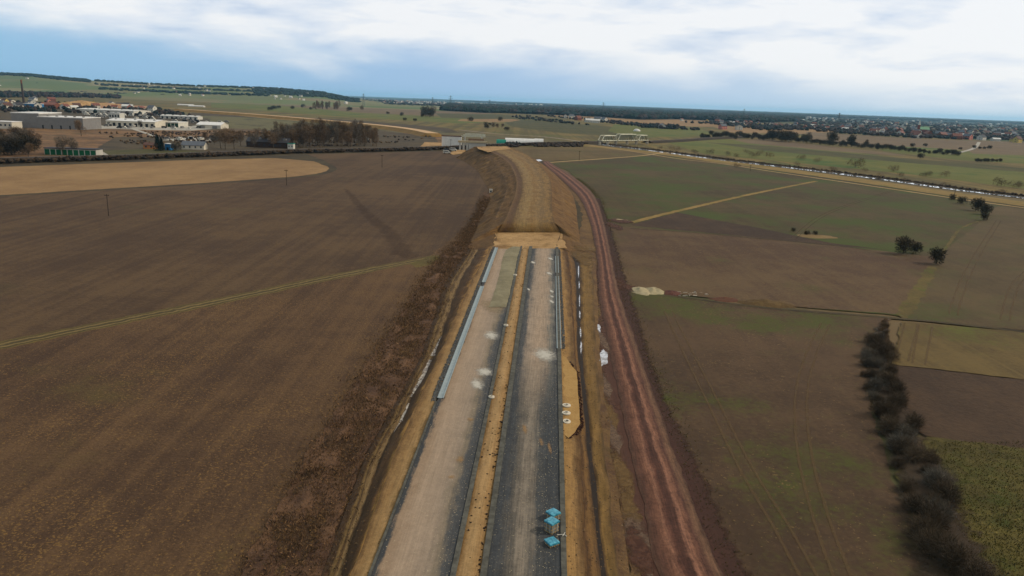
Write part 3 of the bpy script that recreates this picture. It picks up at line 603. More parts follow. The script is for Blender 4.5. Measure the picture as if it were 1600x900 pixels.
rock_field('rubble', [between(off(L0,-.25), off(L0,-1.0), 0, 1, kg, 178) for _ in range(2600)], .08, .28, [greystone], 'dark stones and broken concrete spread outside the left gutter')
rock_field('rubble', [between(off(R1,.95), off(R1,1.5), 0, 1, kg2, 178) for _ in range(1500)], .08, .24, [greystone], 'dark stones spread outside the right gutter')
rock_field('soil_clods', [between(M0, M1, .05, .95)+Vector((0,0,.05)) for _ in range(240)]+[between(M0,M1,.8,1,10,90)+Vector((0,0,.05)) for _ in range(120)], .05, .20, [dark_clod], 'dark clods of soil lying on the sandy median strip', 'soil clods')
rock_field('stones', [between(R2, R7, .0, 1) for _ in range(1800)]+[between(LD, LK, 0, 1) for _ in range(1800)], .04, .16, [plain('brown_stone', col(96,78,56), .9, .4, 3)], 'small brown stones scattered on both earth slopes', 'stones')
rock_field('pebbles', [between(L0, L1, .55, 1, 0, 110)+Vector((0,0,.03)) for _ in range(500)]+[between(R0, R1, .6, .97, 0, 110)+Vector((0,0,.03)) for _ in range(700)], .02, .07, [plain('pale_pebble', col(190,178,150), .9, .3, 3)], 'pale pebbles scattered on the dark road base', 'pebbles')
# weeds
def blades(name, gen, count, lab, cat, mats, kind='stuff'):
    mb = MB()
    for _ in range(count):
        p, hgt, wid = gen(); t = rng.uniform(0, 6.283); lean = rng.uniform(.3, 1.2)*hgt
        d = Vector((math.cos(t), math.sin(t), 0)); s = Vector((-d.y, d.x, 0))*wid
        top = p+d*lean+Vector((0,0,hgt)); midp = p+d*lean*.3+Vector((0,0,hgt*.7))
        b = len(mb.v); mb.v += [tuple(p-s), tuple(p+s), tuple(midp+s*.8), tuple(top), tuple(midp-s*.8)]; mb.f.append((b,b+1,b+2,b+3,b+4)); mb.mi.append(rng.randrange(len(mats)))
    o = mb.build(name, mats, None, kind); tag(o, lab, cat); return o
LEp = [(180,1250),(375,900),(475,720),(560,590),(620,500),(680,410),(725,365),(748,330),(756,300)]
LDp = [(400,1250),(503,900),(568,720),(657,560),(697,440),(735,385),(748,355),(762,322),(768,300)]
sA = resample(smooth_curve([P(x,y,.28) for x,y in LEp]), 300); sB = resample(smooth_curve([P(x,y,.30) for x,y in LDp]), 300)
strip('weedy_strip', sA, sB, soil('weedy_earth', col(74,55,44), col(110,84,64), big=10, mid=3, fine=.6, seed=75, bump=1.2, green=(col(120,88,60), .58, .1)), 14, .5, .45, edge=.9)
wm = [plain('dead_weed_%s' % n, c, .95, .2, 1) for n, c in (('dark', col(90,72,56)), ('brown', col(116,94,70)), ('rust', col(146,116,86)), ('plum', col(98,80,66)))]
def gen_w():
    i = int(260*rng.random()**1.0)+rng.randrange(30); p = sA[i].lerp(sB[i], rng.uniform(0,1)); k = .6+noise.noise(Vector((p.x*.25,p.y*.25,0)))
    return Vector((p.x+rng.gauss(0,1.4), p.y+rng.uniform(-.8,.8), .25)), rng.uniform(.15,.5)*(.5+.8*k), rng.uniform(.015,.04)
blades('dead_weeds', gen_w, 52000, 'tangled rusty brown dead weeds in the strip left of the road ditch', 'weeds', wm)
gmats = [plain('grass_green', col(78,82,34), .95, .2, 1), plain('grass_dry', col(112,98,56), .95, .2, 1), plain('grass_dull', col(74,70,40), .95, .2, 1)]
def gen_v():
    if rng.random() < .5:
        a, b = HR[rng.randrange(1, 6)], None; q = rng.uniform(5, 200); i = int(q); p = hr[i].lerp(hr[i+1], q-i); return Vector((p.x+abs(rng.gauss(0,1.6))+.3, p.y+rng.uniform(-1,1), .20)), rng.uniform(.12,.35), .03
    p = P(rng.uniform(1450,1640), rng.uniform(690,930), .2); return p, rng.uniform(.1,.3), .035
blades('grass_tufts', gen_v, 16000, 'short green and dry grass tufts beside the haul road and in the lower right meadow', 'grass', gmats)
# ------------------------------------------------------------------ trees
bark = plain('bark', col(84,74,64), .95, .3, .4)
twig = {}
for nm, cc in (('grey', col(100,92,84)), ('brown', col(104,86,68)), ('dark', col(64,58,46)), ('olive', col(72,70,42)), ('conifer', col(30,42,32)), ('blue_grey', col(98,92,84)), ('thorn', col(86,74,60)), ('far', col(56,58,48))):
    m = N('twigs_'+nm, .95); r = m.rand(); f = m.noise(m.objc(), .7, 3); k = m.mth('ADD', m.mth('MULTIPLY', r, .5), m.mth('MULTIPLY', f, .5))
    twig[nm] = m.done(m.mix(m.rng(k, .3, .7), tuple(v*.72 for v in cc[:3])+(1,), tuple(v*1.3 for v in cc[:3])+(1,)))
def crown_mesh(name, h, r, base, n, ln, wd, lobes=7, shape='round'):
    "many thin twig slivers spread through uneven lobes"
    mb = MB(); L = []
    for i in range(lobes):
        t = rng.uniform(0, 6.283)
        if shape == 'tall': c = Vector((math.cos(t)*r*.25, math.sin(t)*r*.25, base+(h-base)*(i+.5)/lobes)); R = r*rng.uniform(.5,.75)
        elif shape == 'cone': zz = (i+.5)/lobes; c = Vector((0,0,base+(h-base)*zz)); R = r*(1.05-zz)
        else:
            zz = rng.uniform(.2,.8); c = Vector((math.cos(t)*r*.55*rng.random()**.5, math.sin(t)*r*.55, base+(h-base)*zz)); R = r*rng.uniform(.38,.62)
        L.append((c, R))
    for _ in range(n):
        c, R = rng.choice(L); d = Vector((rng.gauss(0,1), rng.gauss(0,1), rng.gauss(0,1))).normalized()
        p = c + Vector((d.x*R, d.y*R, d.z*R*(1.1 if shape != 'cone' else .6)))*rng.random()**.4
        if p.z < .1: p.z = .1
        g_ = (d+Vector((rng.uniform(-.7,.7), rng.uniform(-.7,.7), rng.uniform(.0,1.2)))).normalized(); s = g_.cross(Vector((rng.uniform(-1,1), rng.uniform(-1,1), .3))).normalized()*wd*rng.uniform(.6,1.3)
        b = len(mb.v); q = p+g_*ln*rng.uniform(.5,1.2); mb.v += [tuple(p-s), tuple(p+s), tuple(q)]; mb.f.append((b,b+1,b+2)); mb.mi.append(0)
    return mb
def trunk_mesh(h, r, base, limbs=7, tr=.22):
    mb = MB(); p = Vector((0,0,-.2)); rr = tr; segs = 4; pts = [p]
    for i in range(segs):
        q = p+Vector((rng.uniform(-.12,.12)*r*.4, rng.uniform(-.12,.12)*r*.4, (h*.72)/segs)); mb.tube(p, q, rr, rr*.72, 6, cap=False); rr *= .72; p = q; pts.append(p)
    for i in range(limbs):
        a = pts[rng.randint(1, segs)]; t = rng.uniform(0,6.283); b = a+Vector((math.cos(t)*r*rng.uniform(.4,.8), math.sin(t)*r*rng.uniform(.4,.8), (h-a.z)*rng.uniform(.3,.85)))
        mid = a.lerp(b,.5)+Vector((0,0,-.05*h)); mb.tube(a, mid, rr*1.2, rr*.8, 5, cap=False); mb.tube(mid, b, rr*.8, rr*.25, 5, cap=False)
    return mb
protos = {}
def tree_proto(key, name, h, r, base, n, ln, wd, mat, lobes=7, shape='round', tr=.22, limbs=7):
    root = bpy.data.objects.new(name, None)
    cm = crown_mesh(name, h, r, base, n, ln, wd, lobes, shape); me = bpy.data.meshes.new('crown'); me.from_pydata(cm.v, [], cm.f); me.materials.append(mat)
    tm = trunk_mesh(h, r, base, limbs, tr); mt = bpy.data.meshes.new('trunk'); mt.from_pydata(tm.v, [], tm.f); mt.materials.append(bark)
    protos.setdefault(key, []).append((name, me, mt, h))
for i in range(4): tree_proto('bare', 'bare_tree', 14, 4.6, 3.5, 1500, 1.5, .10, twig['grey'] if i % 2 else twig['brown'], 9, 'round', .32, 9)
for i in range(3): tree_proto('tall', 'bare_tree', 18, 3.0, 4, 1300, 1.6, .09, twig['brown'] if i else twig['grey'], 8, 'tall', .30, 9)
for i in range(3): tree_proto('bush', 'shrub', 4.0, 2.6, .2, 900, .8, .09, twig['dark'], 8, 'round', .12, 6)
for i in range(3): tree_proto('dense', 'dense_tree', 9, 4.6, .6, 1500, 1.3, .15, twig['dark'], 9, 'round', .25, 6)
for i in range(2): tree_proto('conifer', 'conifer_tree', 14, 3.6, .8, 1800, 1.3, .22, twig['conifer'], 9, 'cone', .22, 0)
for i in range(4): tree_proto('hedge', 'bare_shrub', 3.6, 2.4, .0, 1500, 1.3, .034, twig['blue_grey'] if i == 1 else twig['thorn'], 16, 'round', .10, 22)
for i in range(3): tree_proto('willow', 'bare_shrub', 5.0, 4.2, .1, 420, 1.3, .07, twig['brown'], 9, 'round', .12, 9)
for i in range(3): tree_proto('small', 'shrub', 2.2, 1.5, .1, 500, .5, .06, twig['brown'], 6, 'round', .08, 5)
cnt = {'tree': 0}
def place_tree(key, loc, s, label, cat, group, parts=True, sz=None, name=None):
    nm, me, mt, h = rng.choice(protos[key]); cnt['tree'] += 1
    if parts:
        root = bpy.data.objects.new(name or nm, None); root.location = loc
        a = bpy.data.objects.new('crown', me); b = bpy.data.objects.new('trunk', mt); C.objects.link(root); C.objects.link(a); C.objects.link(b); a.parent = root; b.parent = root
    else:
        root = bpy.data.objects.new(name or nm, me); root.location = loc; C.objects.link(root)
    root.rotation_euler = (0,0,rng.uniform(0,6.28)); sz = sz or s; root.scale = (s, s, sz); tag(root, label, cat, group); return root
def T(px, py, hp, key, label, cat, group=None, parts=True, wide=1.0):
    "tree whose foot is at a pixel and whose height is hp pixels"
    p = P(px, py); depth = (p-cam.location).dot(fw); hm = hp*depth/F; h = rng.choice(protos[key])[3]; s = hm/h
    return place_tree(key, p, s*wide, label, cat, group, parts, s)
# hedge at lower right: bare thicket, individual shrubs
hd = smooth_curve([P(x,y) for x,y in [(1378,512),(1372,545),(1374,585),(1382,620),(1400,665),(1420,710),(1440,760),(1465,830),(1495,910),(1530,990)]], 6)
hd = resample(hd, 30)
ribbon('dark_ground', [(1378,512),(1372,545),(1376,585),(1386,620),(1404,665),(1424,710),(1446,760),(1470,830),(1500,910),(1535,1000)], 0, lateral('dark_ground', [(0, col(60,48,38)), (1, col(56,48,36))], edge_alpha=.5), wm=(3.5,11), edge=.8)  # darker soft-edged strip of ground under the thicket, widening towards us
for i, p in enumerate(hd):
    k = min(1, i/5); wid = .6+2.6*k
    for j in range(1 if i < 4 else 3):
        q = p+Vector((rng.uniform(-1.1,1.1)*wid*.8, rng.uniform(-1.5,1.5), 0)); place_tree('hedge', q, rng.uniform(.32,.78)*(.75+.28*k), 'bare grey thorn shrub in the long thicket at the lower right', 'shrub', 'thicket shrubs at the lower right')
# bushes by the right fields
T(1411,398,28,'dense','large dark round bush left of the pair on the field corner','bush',None,True,1.0)
T(1430,397,20,'dense','lower dark bush joined to the large round bush on the field corner','bush',None)
T(1462,414,26,'dense','dark ragged bush at the field corner, nearest to the ditch','bush',None)
for i, (a,b,h,l) in enumerate([(1487,313,9,'small bare shrub at the left end of the bush group below the levee'),(1503,319,11,'second small shrub of the bush group below the levee'),(1524,330,20,'largest dark bush of the group below the levee'),(1540,336,18,'dark bush right of the largest one below the levee'),(1537,345,13,'low dark bush nearest the field track below the levee')]): T(a,b,h,'dense' if i > 1 else 'bush',l,'bush')
for a,b,h in [(1239,362,6),(1261,368,7),(1273,367,6)]: T(a,b,h,'bush','tiny dark shrub on the dry grass heap between the right fields','shrub','shrubs on the dry grass heap')
for x in range(0, 12): T(1378+rng.uniform(-6,10), 505+x*3, 7, 'small', 'low brown bramble along the narrow ditch above the thicket', 'bramble', 'brambles along the narrow ditch', False)
# meadow shrubs beyond canal
for a,b,h in [(1208,246,9),(1254,250,7),(1285,254,9),(1331,262,13),(1398,268,11),(1443,276,8),(1452,275,9),(1470,276,9),(1468,290,8),(1562,291,12),(1581,294,9),(1598,292,9),(1188,243,10),(1178,246,7),(1163,240,7),(1150,246,8),(1135,243,7),(1295,268,10),(1240,259,7),(1345,268,7),(1400,276,7),(1115,241,8),(1095,240,6),(1080,238,6),(1064,237,6),(1050,235,6),(1038,233,6),(1153,262,6),(1376,278,9),(1422,283,7),(1485,292,7),(1525,299,8),(1560,303,7)]:
    T(a+rng.uniform(-8,8),b,h*rng.uniform(.6,1.2),'willow','bare brown willow shrub on the meadow beside the canal','shrub','willow shrubs beside the canal', h > 9, 1.2)
# hedgerow right middle distance
for a in range(0, 54):
    x = 1200+a*5.6+rng.uniform(-2,2); y = 219+(x-1200)*.082+rng.uniform(-1,1)
    hpx = rng.uniform(5,9)
    if 1205 < x < 1240: hpx = 16
    if 1250 < x < 1265: hpx = 13
    T(x, y, hpx, 'dense', 'dark dense tree in the long hedgerow across the right meadows', 'tree', 'hedgerow trees across the right meadows', False, 1.1)
T(1300,224,19,'dense','tall dark round tree, left one of two standing out of the right hedgerow','tree'); T(1330,229,18,'dense','dark round tree, right one of two standing out of the hedgerow','tree'); T(1352,230,12,'bare','pale bare tree just right of the two tall hedgerow trees','tree'); T(1263,221,14,'bare','wide bare tree in the left part of the right hedgerow','tree')
for a,b,h,l in [(1426,230,6,'larger lone dark bush in the field below the church'),(1445,229,5,'smaller lone dark bush in the field below the church'),(1500,234,4,'small bush beside the pale road bend'),(1522,232,5,'first bush of the short row right of the road bend'),(1531,233,4,'second bush of the short row right of the road bend'),(1538,233,4,'third bush of the short row right of the road bend'),(1546,233,6,'last and widest bush of the short row right of the road bend'),(1439,248,8,'dark bush standing below the right hedgerow')]: T(a,b,h,'dense',l,'bush',None,False,1.3)
for k in range(7): T(1526+k*6, 253, rng.uniform(4,7), 'dense', 'low dark bush in the oval clump on the far right meadow', 'bush', 'bushes of the oval clump on the meadow', False, 1.3)
for k in range(26):
    x = 1098+k*4.3; T(x, 212+rng.uniform(-1,4.5)+(x-1098)*.03, rng.uniform(5,9), 'dense', 'dark bush in the thicket right of the truss bridge', 'bush', 'thicket bushes right of the truss bridge', False, 1.2)
# isolated mid-distance trees
for a,b,h in [(665,182,16),(671,183,14),(660,183,7)]: T(a,b,h,'dense','dark tree of the lone clump in the middle green fields','tree','lone clump in the middle fields', True, 1.1)
T(677,183,17,'bare','bare pale tree at the right side of the lone clump in the middle fields','tree')
for a,b,h in [(633,189,5),(648,190,5),(735,189,7),(782,189,6),(760,201,6),(771,202,11),(777,202,9),(785,201,8),(628,181,5),(606,178,4),(792,205,7),(759,197,6),(765,196,4),(422,173,6),(428,172,7),(436,170,5),(457,170,5),(474,168,5),(486,171,4),(546,174,7),(565,174,9)]: T(a,b,h,'bush' if h < 8 else 'bare','dark tree standing alone in the middle meadows','tree','scattered trees in the middle meadows', False, 1.1)
for k in range(34): T(488+rng.uniform(0,46), 168+rng.uniform(0,5), rng.uniform(8,12), 'tall', 'bare tree in the narrow wood of the middle distance', 'tree', 'narrow wood in the middle distance', False, 1.0)
# bare grove behind the railway and neighbouring trees
for k in range(60):
    x = 430+160*k/60+rng.uniform(-3,3); b = 232-(x-430)*.01+rng.uniform(-10,0); T(x, b, rng.uniform(24,36)*(1 if x < 575 else .75), 'tall' if rng.random() < .7 else 'bare', 'tall bare tree in the brown grove behind the railway', 'tree', 'bare grove behind the railway')
T(500,231,44,'tall','tallest bare tree rising above the brown grove behind the railway','tree')
for a,b,h in [(345,232,30),(352,234,34),(366,233,30),(376,228,24),(390,222,18),(402,220,20),(414,218,18),(335,226,18),(322,222,16),(398,232,24),(418,230,26),(427,232,26)]: T(a,b,h,'bare','bare tree among the sheds left of the brown grove','tree','bare trees among the railway sheds')
T(127,213,25,'bare','lone bare tree in front of the grey warehouse end','tree'); T(98,243,30,'bare','bare tree left in front of the green garages','tree'); T(113,243,28,'bare','bare tree right in front of the green garages','tree'); T(219,200,12,'bare','small dark tree before the white roofed depot','tree')
T(247,236,25,'conifer','dark conifer beside the orange hut near the railway','tree'); T(253,236,20,'conifer','smaller dark conifer behind the orange hut','tree')
for k in range(44): T(rng.uniform(-70,56), rng.uniform(224,246), rng.uniform(20,32), ('bare','dense')[k%2], 'dark bare tree in the mass at the far left behind the railway', 'tree', 'tree mass at the far left', True, 1.25)
T(276,236,13,'bush','olive shrub before the cream railway house','shrub')
# dark shrubs along the railway bank, as ground cover
print('trees', cnt['tree'])
def blob_stuff(name, pts, mat, lab, cat, smooth=False):
    "distant woodland: jagged little crowns merged into one mass"
    base = []
    for i in range(3):
        for j in range(6):
            th = math.pi*(.18+.28*i); ph = 2*math.pi*(j+.5*(i%2))/6; base.append(Vector((math.sin(th)*math.cos(ph), math.sin(th)*math.sin(ph), math.cos(th))))
    fs = [(18, j, (j+1)%6) for j in range(6)]
    for i in range(2):
        for j in range(6):
            a = i*6+j; b = i*6+(j+1)%6; c_ = a+6; d = b+6; fs += [(a,c_,b),(b,c_,d)]
    V = []; Fs = []; mi = []
    for p, r, h in pts:
        b0 = len(V)
        for v in base+[Vector((0,0,1.05))]:
            k = rng.uniform(.6,1.3); V.append((p.x+v.x*r*k, p.y+v.y*r*k, p.z+h*(.45+.5*v.z*rng.uniform(.7,1.15))))
        Fs += [tuple(i+b0 for i in f) for f in fs]; q = rng.randrange(len(mat)); mi += [q]*len(fs)
    me = bpy.data.meshes.new(name); me.from_pydata(V, [], Fs); me.polygons.foreach_set('material_index', mi); me.update(); o = link(name, me, mat, None, 'stuff'); tag(o, lab, cat); return o
fm = [plain('wood_%s' % n, c, .95, .25, .05) for n, c in (('dark', col(26,38,38)), ('green', col(32,48,42)), ('brown', col(56,48,46)))]
def inpoly(pts):
    xs = [p[0] for p in pts]; yv = [p[1] for p in pts]
    while True:
        x = rng.uniform(min(xs), max(xs)); y = rng.uniform(min(yv), max(yv)); c_ = False
        for i in range(len(pts)):
            (xa,ya),(xb,yb) = pts[i], pts[i-1]
            if (ya > y) != (yb > y) and x < (xb-xa)*(y-ya)/(yb-ya)+xa: c_ = not c_
        if c_: return x, y
def wood(name, poly, n, r, h, lab, mats=fm, floor=True, cat='forest'):
    pts = []
    for _ in range(n):
        x, y = inpoly(poly); p = P(x, y)
        if cat == 'bushes' and noise.noise(Vector((p.x*.018, p.y*.03, 1))) < .02: continue
        k = .5+p.y/4000; pts.append((p, r*rng.uniform(.6,1.3)*k, h*rng.uniform(.65,1.15)))
    o = blob_stuff(name, pts, mats, lab, cat)
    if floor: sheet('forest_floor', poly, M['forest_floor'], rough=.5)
    return o
# canopy polygons give where trees stand; (y grows towards us)
wood('pine_forest', [(690,173),(700,164),(900,168.5),(1100,176.5),(1260,182),(1250,190),(1180,192),(1060,186.5),(1000,187),(940,183),(860,179.5),(780,176.5),(760,176.5)], 7000, 12, 19, 'dark pine forest across the middle of the horizon')
wood('distant_forest', [(640,153.9),(800,160),(1000,167.6),(1200,175.2),(1700,194.4),(1700,197.5),(1400,187),(1200,180),(1000,171),(800,162.5)], 5200, 26, 24, 'hazy blue green forest along the far right horizon')
wood('village_trees', [(1250,183),(1640,197),(1640,222),(1540,219),(1420,216),(1320,210),(1240,203),(1240,196)], 1500, 7, 9, 'dark trees between the houses of the right hand town', [fm[0], fm[2], fm[2]], False, 'trees')
wood('village_trees', [(1060,192),(1150,192),(1240,198),(1240,204),(1190,204),(1130,196)], 260, 6, 9, 'dark garden trees around the houses by the pine forest', [fm[0], fm[2]], False, 'trees')
wood('hedge_trees', [(850,181),(960,190),(1010,196),(1080,202),(1100,205),(1010,200),(960,194),(905,189)], 200, 5, 7, 'dark hedge trees around the hamlet below the pine forest', [fm[0], fm[2]], False, 'trees')
wood('hedge_trees', [(1000,197),(1060,199),(1060,202.5),(1003,200)], 120, 5, 9, 'dark copse beside the white house right of the hamlet', [fm[0], fm[2]], False, 'trees')
wood('hedge_trees', [(800,183),(815,180),(840,184),(900,193.5),(925,196),(900,195.5),(860,191),(815,187)], 80, 4, 6, 'dark field hedge left of the hamlet', [fm[0], fm[2]], False, 'trees')
wood('poplar_belt', [(-60,147),(40,147.5),(110,149),(188,152),(188,154.5),(100,153),(-60,153)], 560, 7, 17, 'dark tree belt across the upper left behind the town', [fm[2], fm[2], fm[0]], False, 'trees')
wood('tree_belt', [(60,142.5),(130,144),(200,147),(305,153.5),(305,154.6),(190,151),(60,146)], 500, 10, 18, 'dark tree belt at the foot of the left hills', [fm[0], fm[1], fm[2]], False, 'trees')
wood('tree_belt', [(318,150.2),(345,149.7),(372,152.2),(372,154.5),(330,153.5)], 200, 10, 20, 'short dark wood at the foot of the left hills', [fm[0], fm[1]], False, 'trees')
wood('tree_belt', [(400,153),(470,154.5),(560,157),(620,159.5),(620,161.6),(560,160),(480,159),(405,157.5)], 560, 9, 17, 'dark wood below the hill village left of centre', [fm[2], fm[1], fm[0]], False, 'trees')
wood('tree_belt', [(560,158),(700,162),(700,166.5),(600,163.5)], 260, 8, 10, 'scattered dark trees below the distant town', [fm[2], fm[0]], False, 'trees')
wood('town_trees', [(-100,158),(40,160),(120,164),(240,170),(310,185),(250,184),(150,178),(0,176),(-100,178)], 420, 5, 8, 'bushes and trees between the works buildings on the left', [fm[0], fm[2], fm[2]], False, 'trees')
wood('scrub_bushes', [(150,206),(260,206),(400,206),(680,214),(600,228),(420,232),(330,224),(200,226)], 1500, 1.8, 1.9, 'low dark bushes on the waste ground behind the railway', [fm[2], plain('scrub_brown', col(90,74,54), .95, .3, .2)], False, 'bushes')
# ------------------------------------------------------------------ hills at left
def ridge(px):
    K_ = [(-400,12),(-200,13),(0,11.5),(50,11.5),(100,8.5),(135,7),(200,5.2),(300,4.2),(400,5),(440,4.5),(480,2.6),(550,.8),(620,0),(760,0)]
    if px <= K_[0][0]: return K_[0][1]
    for (a,b),(c_,d) in zip(K_, K_[1:]):
        if a <= px <= c_: return b+(d-b)*(px-a)/(c_-a)
    return 0
def hill_z(px, d):
    top = ridge(px)/F*5600+H if ridge(px) > 0 else 0
    top *= min(1, ridge(px)/2.0) if ridge(px) < 2 else 1
    t = max(0, min(1, (d-2900)/2700)); return top*t*t*(3-2*t)
V=[]; Fs=[]; cols_ = [i*10-400 for i in range(118)]; ds = [2900+i*150 for i in range(26)]
for px in cols_:
    for d in ds: V.append(tuple(AZ(px, d, hill_z(px, d)+(.5 if d > 2900 else -.5)+3*noise.noise(Vector((px*.02, d*.002, 0)))*min(1,(d-2900)/900)*min(1,ridge(px)/3))))
nd = len(ds)
for i in range(len(cols_)-1):
    for j in range(nd-1): a = i*nd+j; Fs.append((a, a+nd, a+nd+1, a+1))
me = bpy.data.meshes.new('hills'); me.from_pydata(V, [], Fs); me.polygons.foreach_set('use_smooth', [True]*len(Fs)); me.update()
m = N('hill_fields'); p = m.pos(); v = m.voro(m.xf(p, (1,.5,1), math.radians(20)), 1/300.); c = m.ramp(m.sep(v)[0], [(0, col(98,108,66)), (.4, col(84,100,58)), (.6, col(122,110,80)), (.8, col(92,104,62)), (1, col(136,124,94))]); link('hills', me, m.done(c), None, 'structure')
pts = []
for _ in range(2600):
    r_ = rng.random()
    if r_ < .5: px = rng.uniform(-200, 140); d = rng.uniform(4900, 5700)-(px if px > 0 else 0)*1.0
    elif r_ < .8: px = rng.uniform(395, 560); d = rng.uniform(4200, 5600)
    else: px = rng.uniform(150, 420); d = rng.choice((4000, 4500, 5200, 5500))+rng.uniform(-60,60)
    pts.append((AZ(px, d, hill_z(px, d)-1), rng.uniform(9,18), rng.uniform(9,15)))
blob_stuff('hill_forest', pts, [fm[0], fm[1]], 'dark blue forest along the ridge of the left hills', 'forest')
# ------------------------------------------------------------------ buildings
MT = {}
for k, c_ in dict(white=col(206,206,204), cream=col(206,202,194), grey=col(132,132,136), brick=col(122,76,62), dkbrown=col(66,50,42), yellow=col(206,182,110), pink=col(196,130,120), orange=col(190,130,84), green=col(26,96,66), blue=col(44,116,176), concrete=col(186,186,186), dark=col(34,34,40)).items(): MT[k] = plain('wall_'+k, c_, .85, .08, .3)
for k, c_ in dict(red=col(118,76,66), brown=col(92,66,58), slate=col(92,98,110), pale=col(206,208,212), dark=col(58,58,64), white=col(216,218,224), copper=col(130,170,140), teal=col(36,130,118)).items(): MT['r_'+k] = plain('roof_'+k, c_, .7, .1, .3)
m = N('window_glass', .15, .6); MT['glass'] = m.done((.03,.035,.045,1))
def house_parts(w, d, h, rh, ov=.4):
    wl = MB(); wl.box(-w/2,w/2,-d/2,d/2,0,h)
    for s in (-1,1): wl.face([(s*w/2,-d/2,h),(s*w/2,d/2,h),(s*w/2,0,h+rh)][::s])
    rf = MB(); t = .22
    for s in (-1,1):
        k = rh/(d/2); a = [(-w/2-ov, s*(d/2+ov), h-ov*k+.05),(w/2+ov, s*(d/2+ov), h-ov*k+.05),(w/2+ov,0,h+rh+.05),(-w/2-ov,0,h+rh+.05)]
        b = [(q[0],q[1],q[2]+t) for q in a]; fs = [(0,1,2,3),(4,7,6,5),(0,4,5,1),(1,5,6,2),(2,6,7,3),(3,7,4,0)]; rf.raw(a+b, fs)
    return wl, rf
def win_list(w, d, h):
    out = []
    n = max(1, int(w/3)); rows = [1.0] if h < 4.5 else [1.0, 3.8]
    for z in rows:
        for i in range(n):
            x = -w/2+w*(i+.5)/n
            for s in (-1,1): out.append((x, s, z, 'y'))
        for s in (-1,1): out.append((0, s, z, 'x'))
    return out
def add_win(mb, w, d, it, mi=0):
    x, s, z, ax = it
    if ax == 'y': mb.box(x-.55, x+.55, s*(d/2)-.03, s*(d/2)+.03, z, z+1.3, mi)
    else: mb.box(s*(w/2)-.03, s*(w/2)+.03, x-.55, x+.55, z, z+1.3, mi)
def house(name, loc, rz, w, d, h, rh, wall, roof, label, cat='house', group=None, chim=True):
    r = bpy.data.objects.new(name, None); C.objects.link(r); r.location = loc; r.rotation_euler = (0,0,rz); tag(r, label, cat, group)
    wl, rf = house_parts(w, d, h, rh); wl.build('wall', MT[wall], r); ro = rf.build('roof', MT[roof], r)
    for it in win_list(w, d, h): mb = MB(); add_win(mb, w, d, it); mb.build('window', MT['glass'], r)
    if chim: cb = MB(); cb.box(w*.2, w*.2+.6, -.3, .3, h+rh-.8, h+rh+.9); cb.build('chimney', MT['brick'], ro)
    return r
hprot = []
for (w_,d_,h_,rh_,a,b) in [(11,9,5,3.6,'white','r_red'),(12,9,5,3.4,'cream','r_brown'),(10,9,5.6,3.2,'white','r_slate'),(14,9,4,3.6,'white','r_slate'),(10,8,5.6,3.6,'yellow','r_brown'),(12,10,6,2.2,'cream','r_dark'),(13,9,5,3.8,'brick','r_red'),(16,10,4.2,2.2,'white','r_pale'),(11,9,5.4,3.4,'pink','r_slate'),(12,9,5,3.5,'white','r_dark')]:
    wl, rf = house_parts(w_,d_,h_,rh_); mb = MB(); mb.raw(wl.v, wl.f, 0); mb.raw(rf.v, rf.f, 1)
    for it in win_list(w_,d_,h_): add_win(mb, w_, d_, it, 2)
    mb.box(w_*.2, w_*.2+.6, -.3, .3, h_+rh_-.8, h_+rh_+.9, 3)
    me = bpy.data.meshes.new('village_house'); me.from_pydata(mb.v, [], mb.f); me.polygons.foreach_set('material_index', mb.mi); me.update()
    for q in (MT[a], MT[b], MT['glass'], MT['brick']): me.materials.append(q)
    hprot.append(me)
nh = [0]
def vhouse(loc, s, label, group, idx=None):
    o = bpy.data.objects.new('village_house', hprot[rng.randrange(len(hprot)) if idx is None else idx]); C.objects.link(o); o.location = loc; o.rotation_euler = (0,0,rng.uniform(0,6.28)); o.scale = (s,s,s); nh[0] += 1; tag(o, label, 'house', group)
def spread(poly, n, gap):
    out = []; tries = 0
    while len(out) < n and tries < 6000:
        tries += 1; x, y = inpoly(poly); p = P(x, y)
        if all((p-q).length > gap for q in out): out.append(p)
    return out
for p in spread([(1400,191),(1640,201),(1640,224),(1560,221),(1500,218),(1420,215),(1330,207),(1310,200)], 120, 26): vhouse(p, rng.uniform(1.1,1.6), 'small pitched roof house in the right hand town below the horizon', 'houses of the right hand town')
for p in spread([(1240,193),(1330,198),(1400,205),(1380,208),(1300,203),(1240,200)], 28, 26): vhouse(p, rng.uniform(.9,1.3), 'small house in the village row left of the church', 'village row left of the church')
for p in spread([(1040,187.5),(1130,190),(1235,196),(1235,200),(1170,197),(1110,191.5)], 30, 30): vhouse(p, rng.uniform(.9,1.2), 'small house along the lower edge of the pine forest', 'houses along the pine forest edge')
for a,b,k,l in [(903,188,6,'pink roofed white house in the hamlet below the forest'),(883,185,0,'small white house at the left end of the hamlet'),(893,185,2,'second small house at the left of the hamlet'),(921,191,7,'long white roofed barn left in the hamlet'),(930,192,7,'long white roofed barn right in the hamlet'),(944,190.5,2,'pale house at the right end of the hamlet'),(934,188,3,'pale house behind the two hamlet barns'),(1034,201,3,'white house beside the dark copse right of the hamlet'),(1129,202,8,'pale house with dark roof alone right of centre'),(1154,203,5,'cream house with flat roof right of the pale one')]: vhouse(P(a,b), 1.5, l, None, k)
for k, (a,b,l) in enumerate([(1433,216,'white gabled house first in the front row below the church'),(1466,213,'white gabled house in the front row right of the church'),(1482,215,'pale house in the front row, right of the white gabled one'),(1533,219,'white gabled house standing forward at the town edge'),(1589,223,'cream house standing forward at the right picture edge')]): vhouse(P(a,b), 1.5, l, None, [0,2,3,9,4][k])
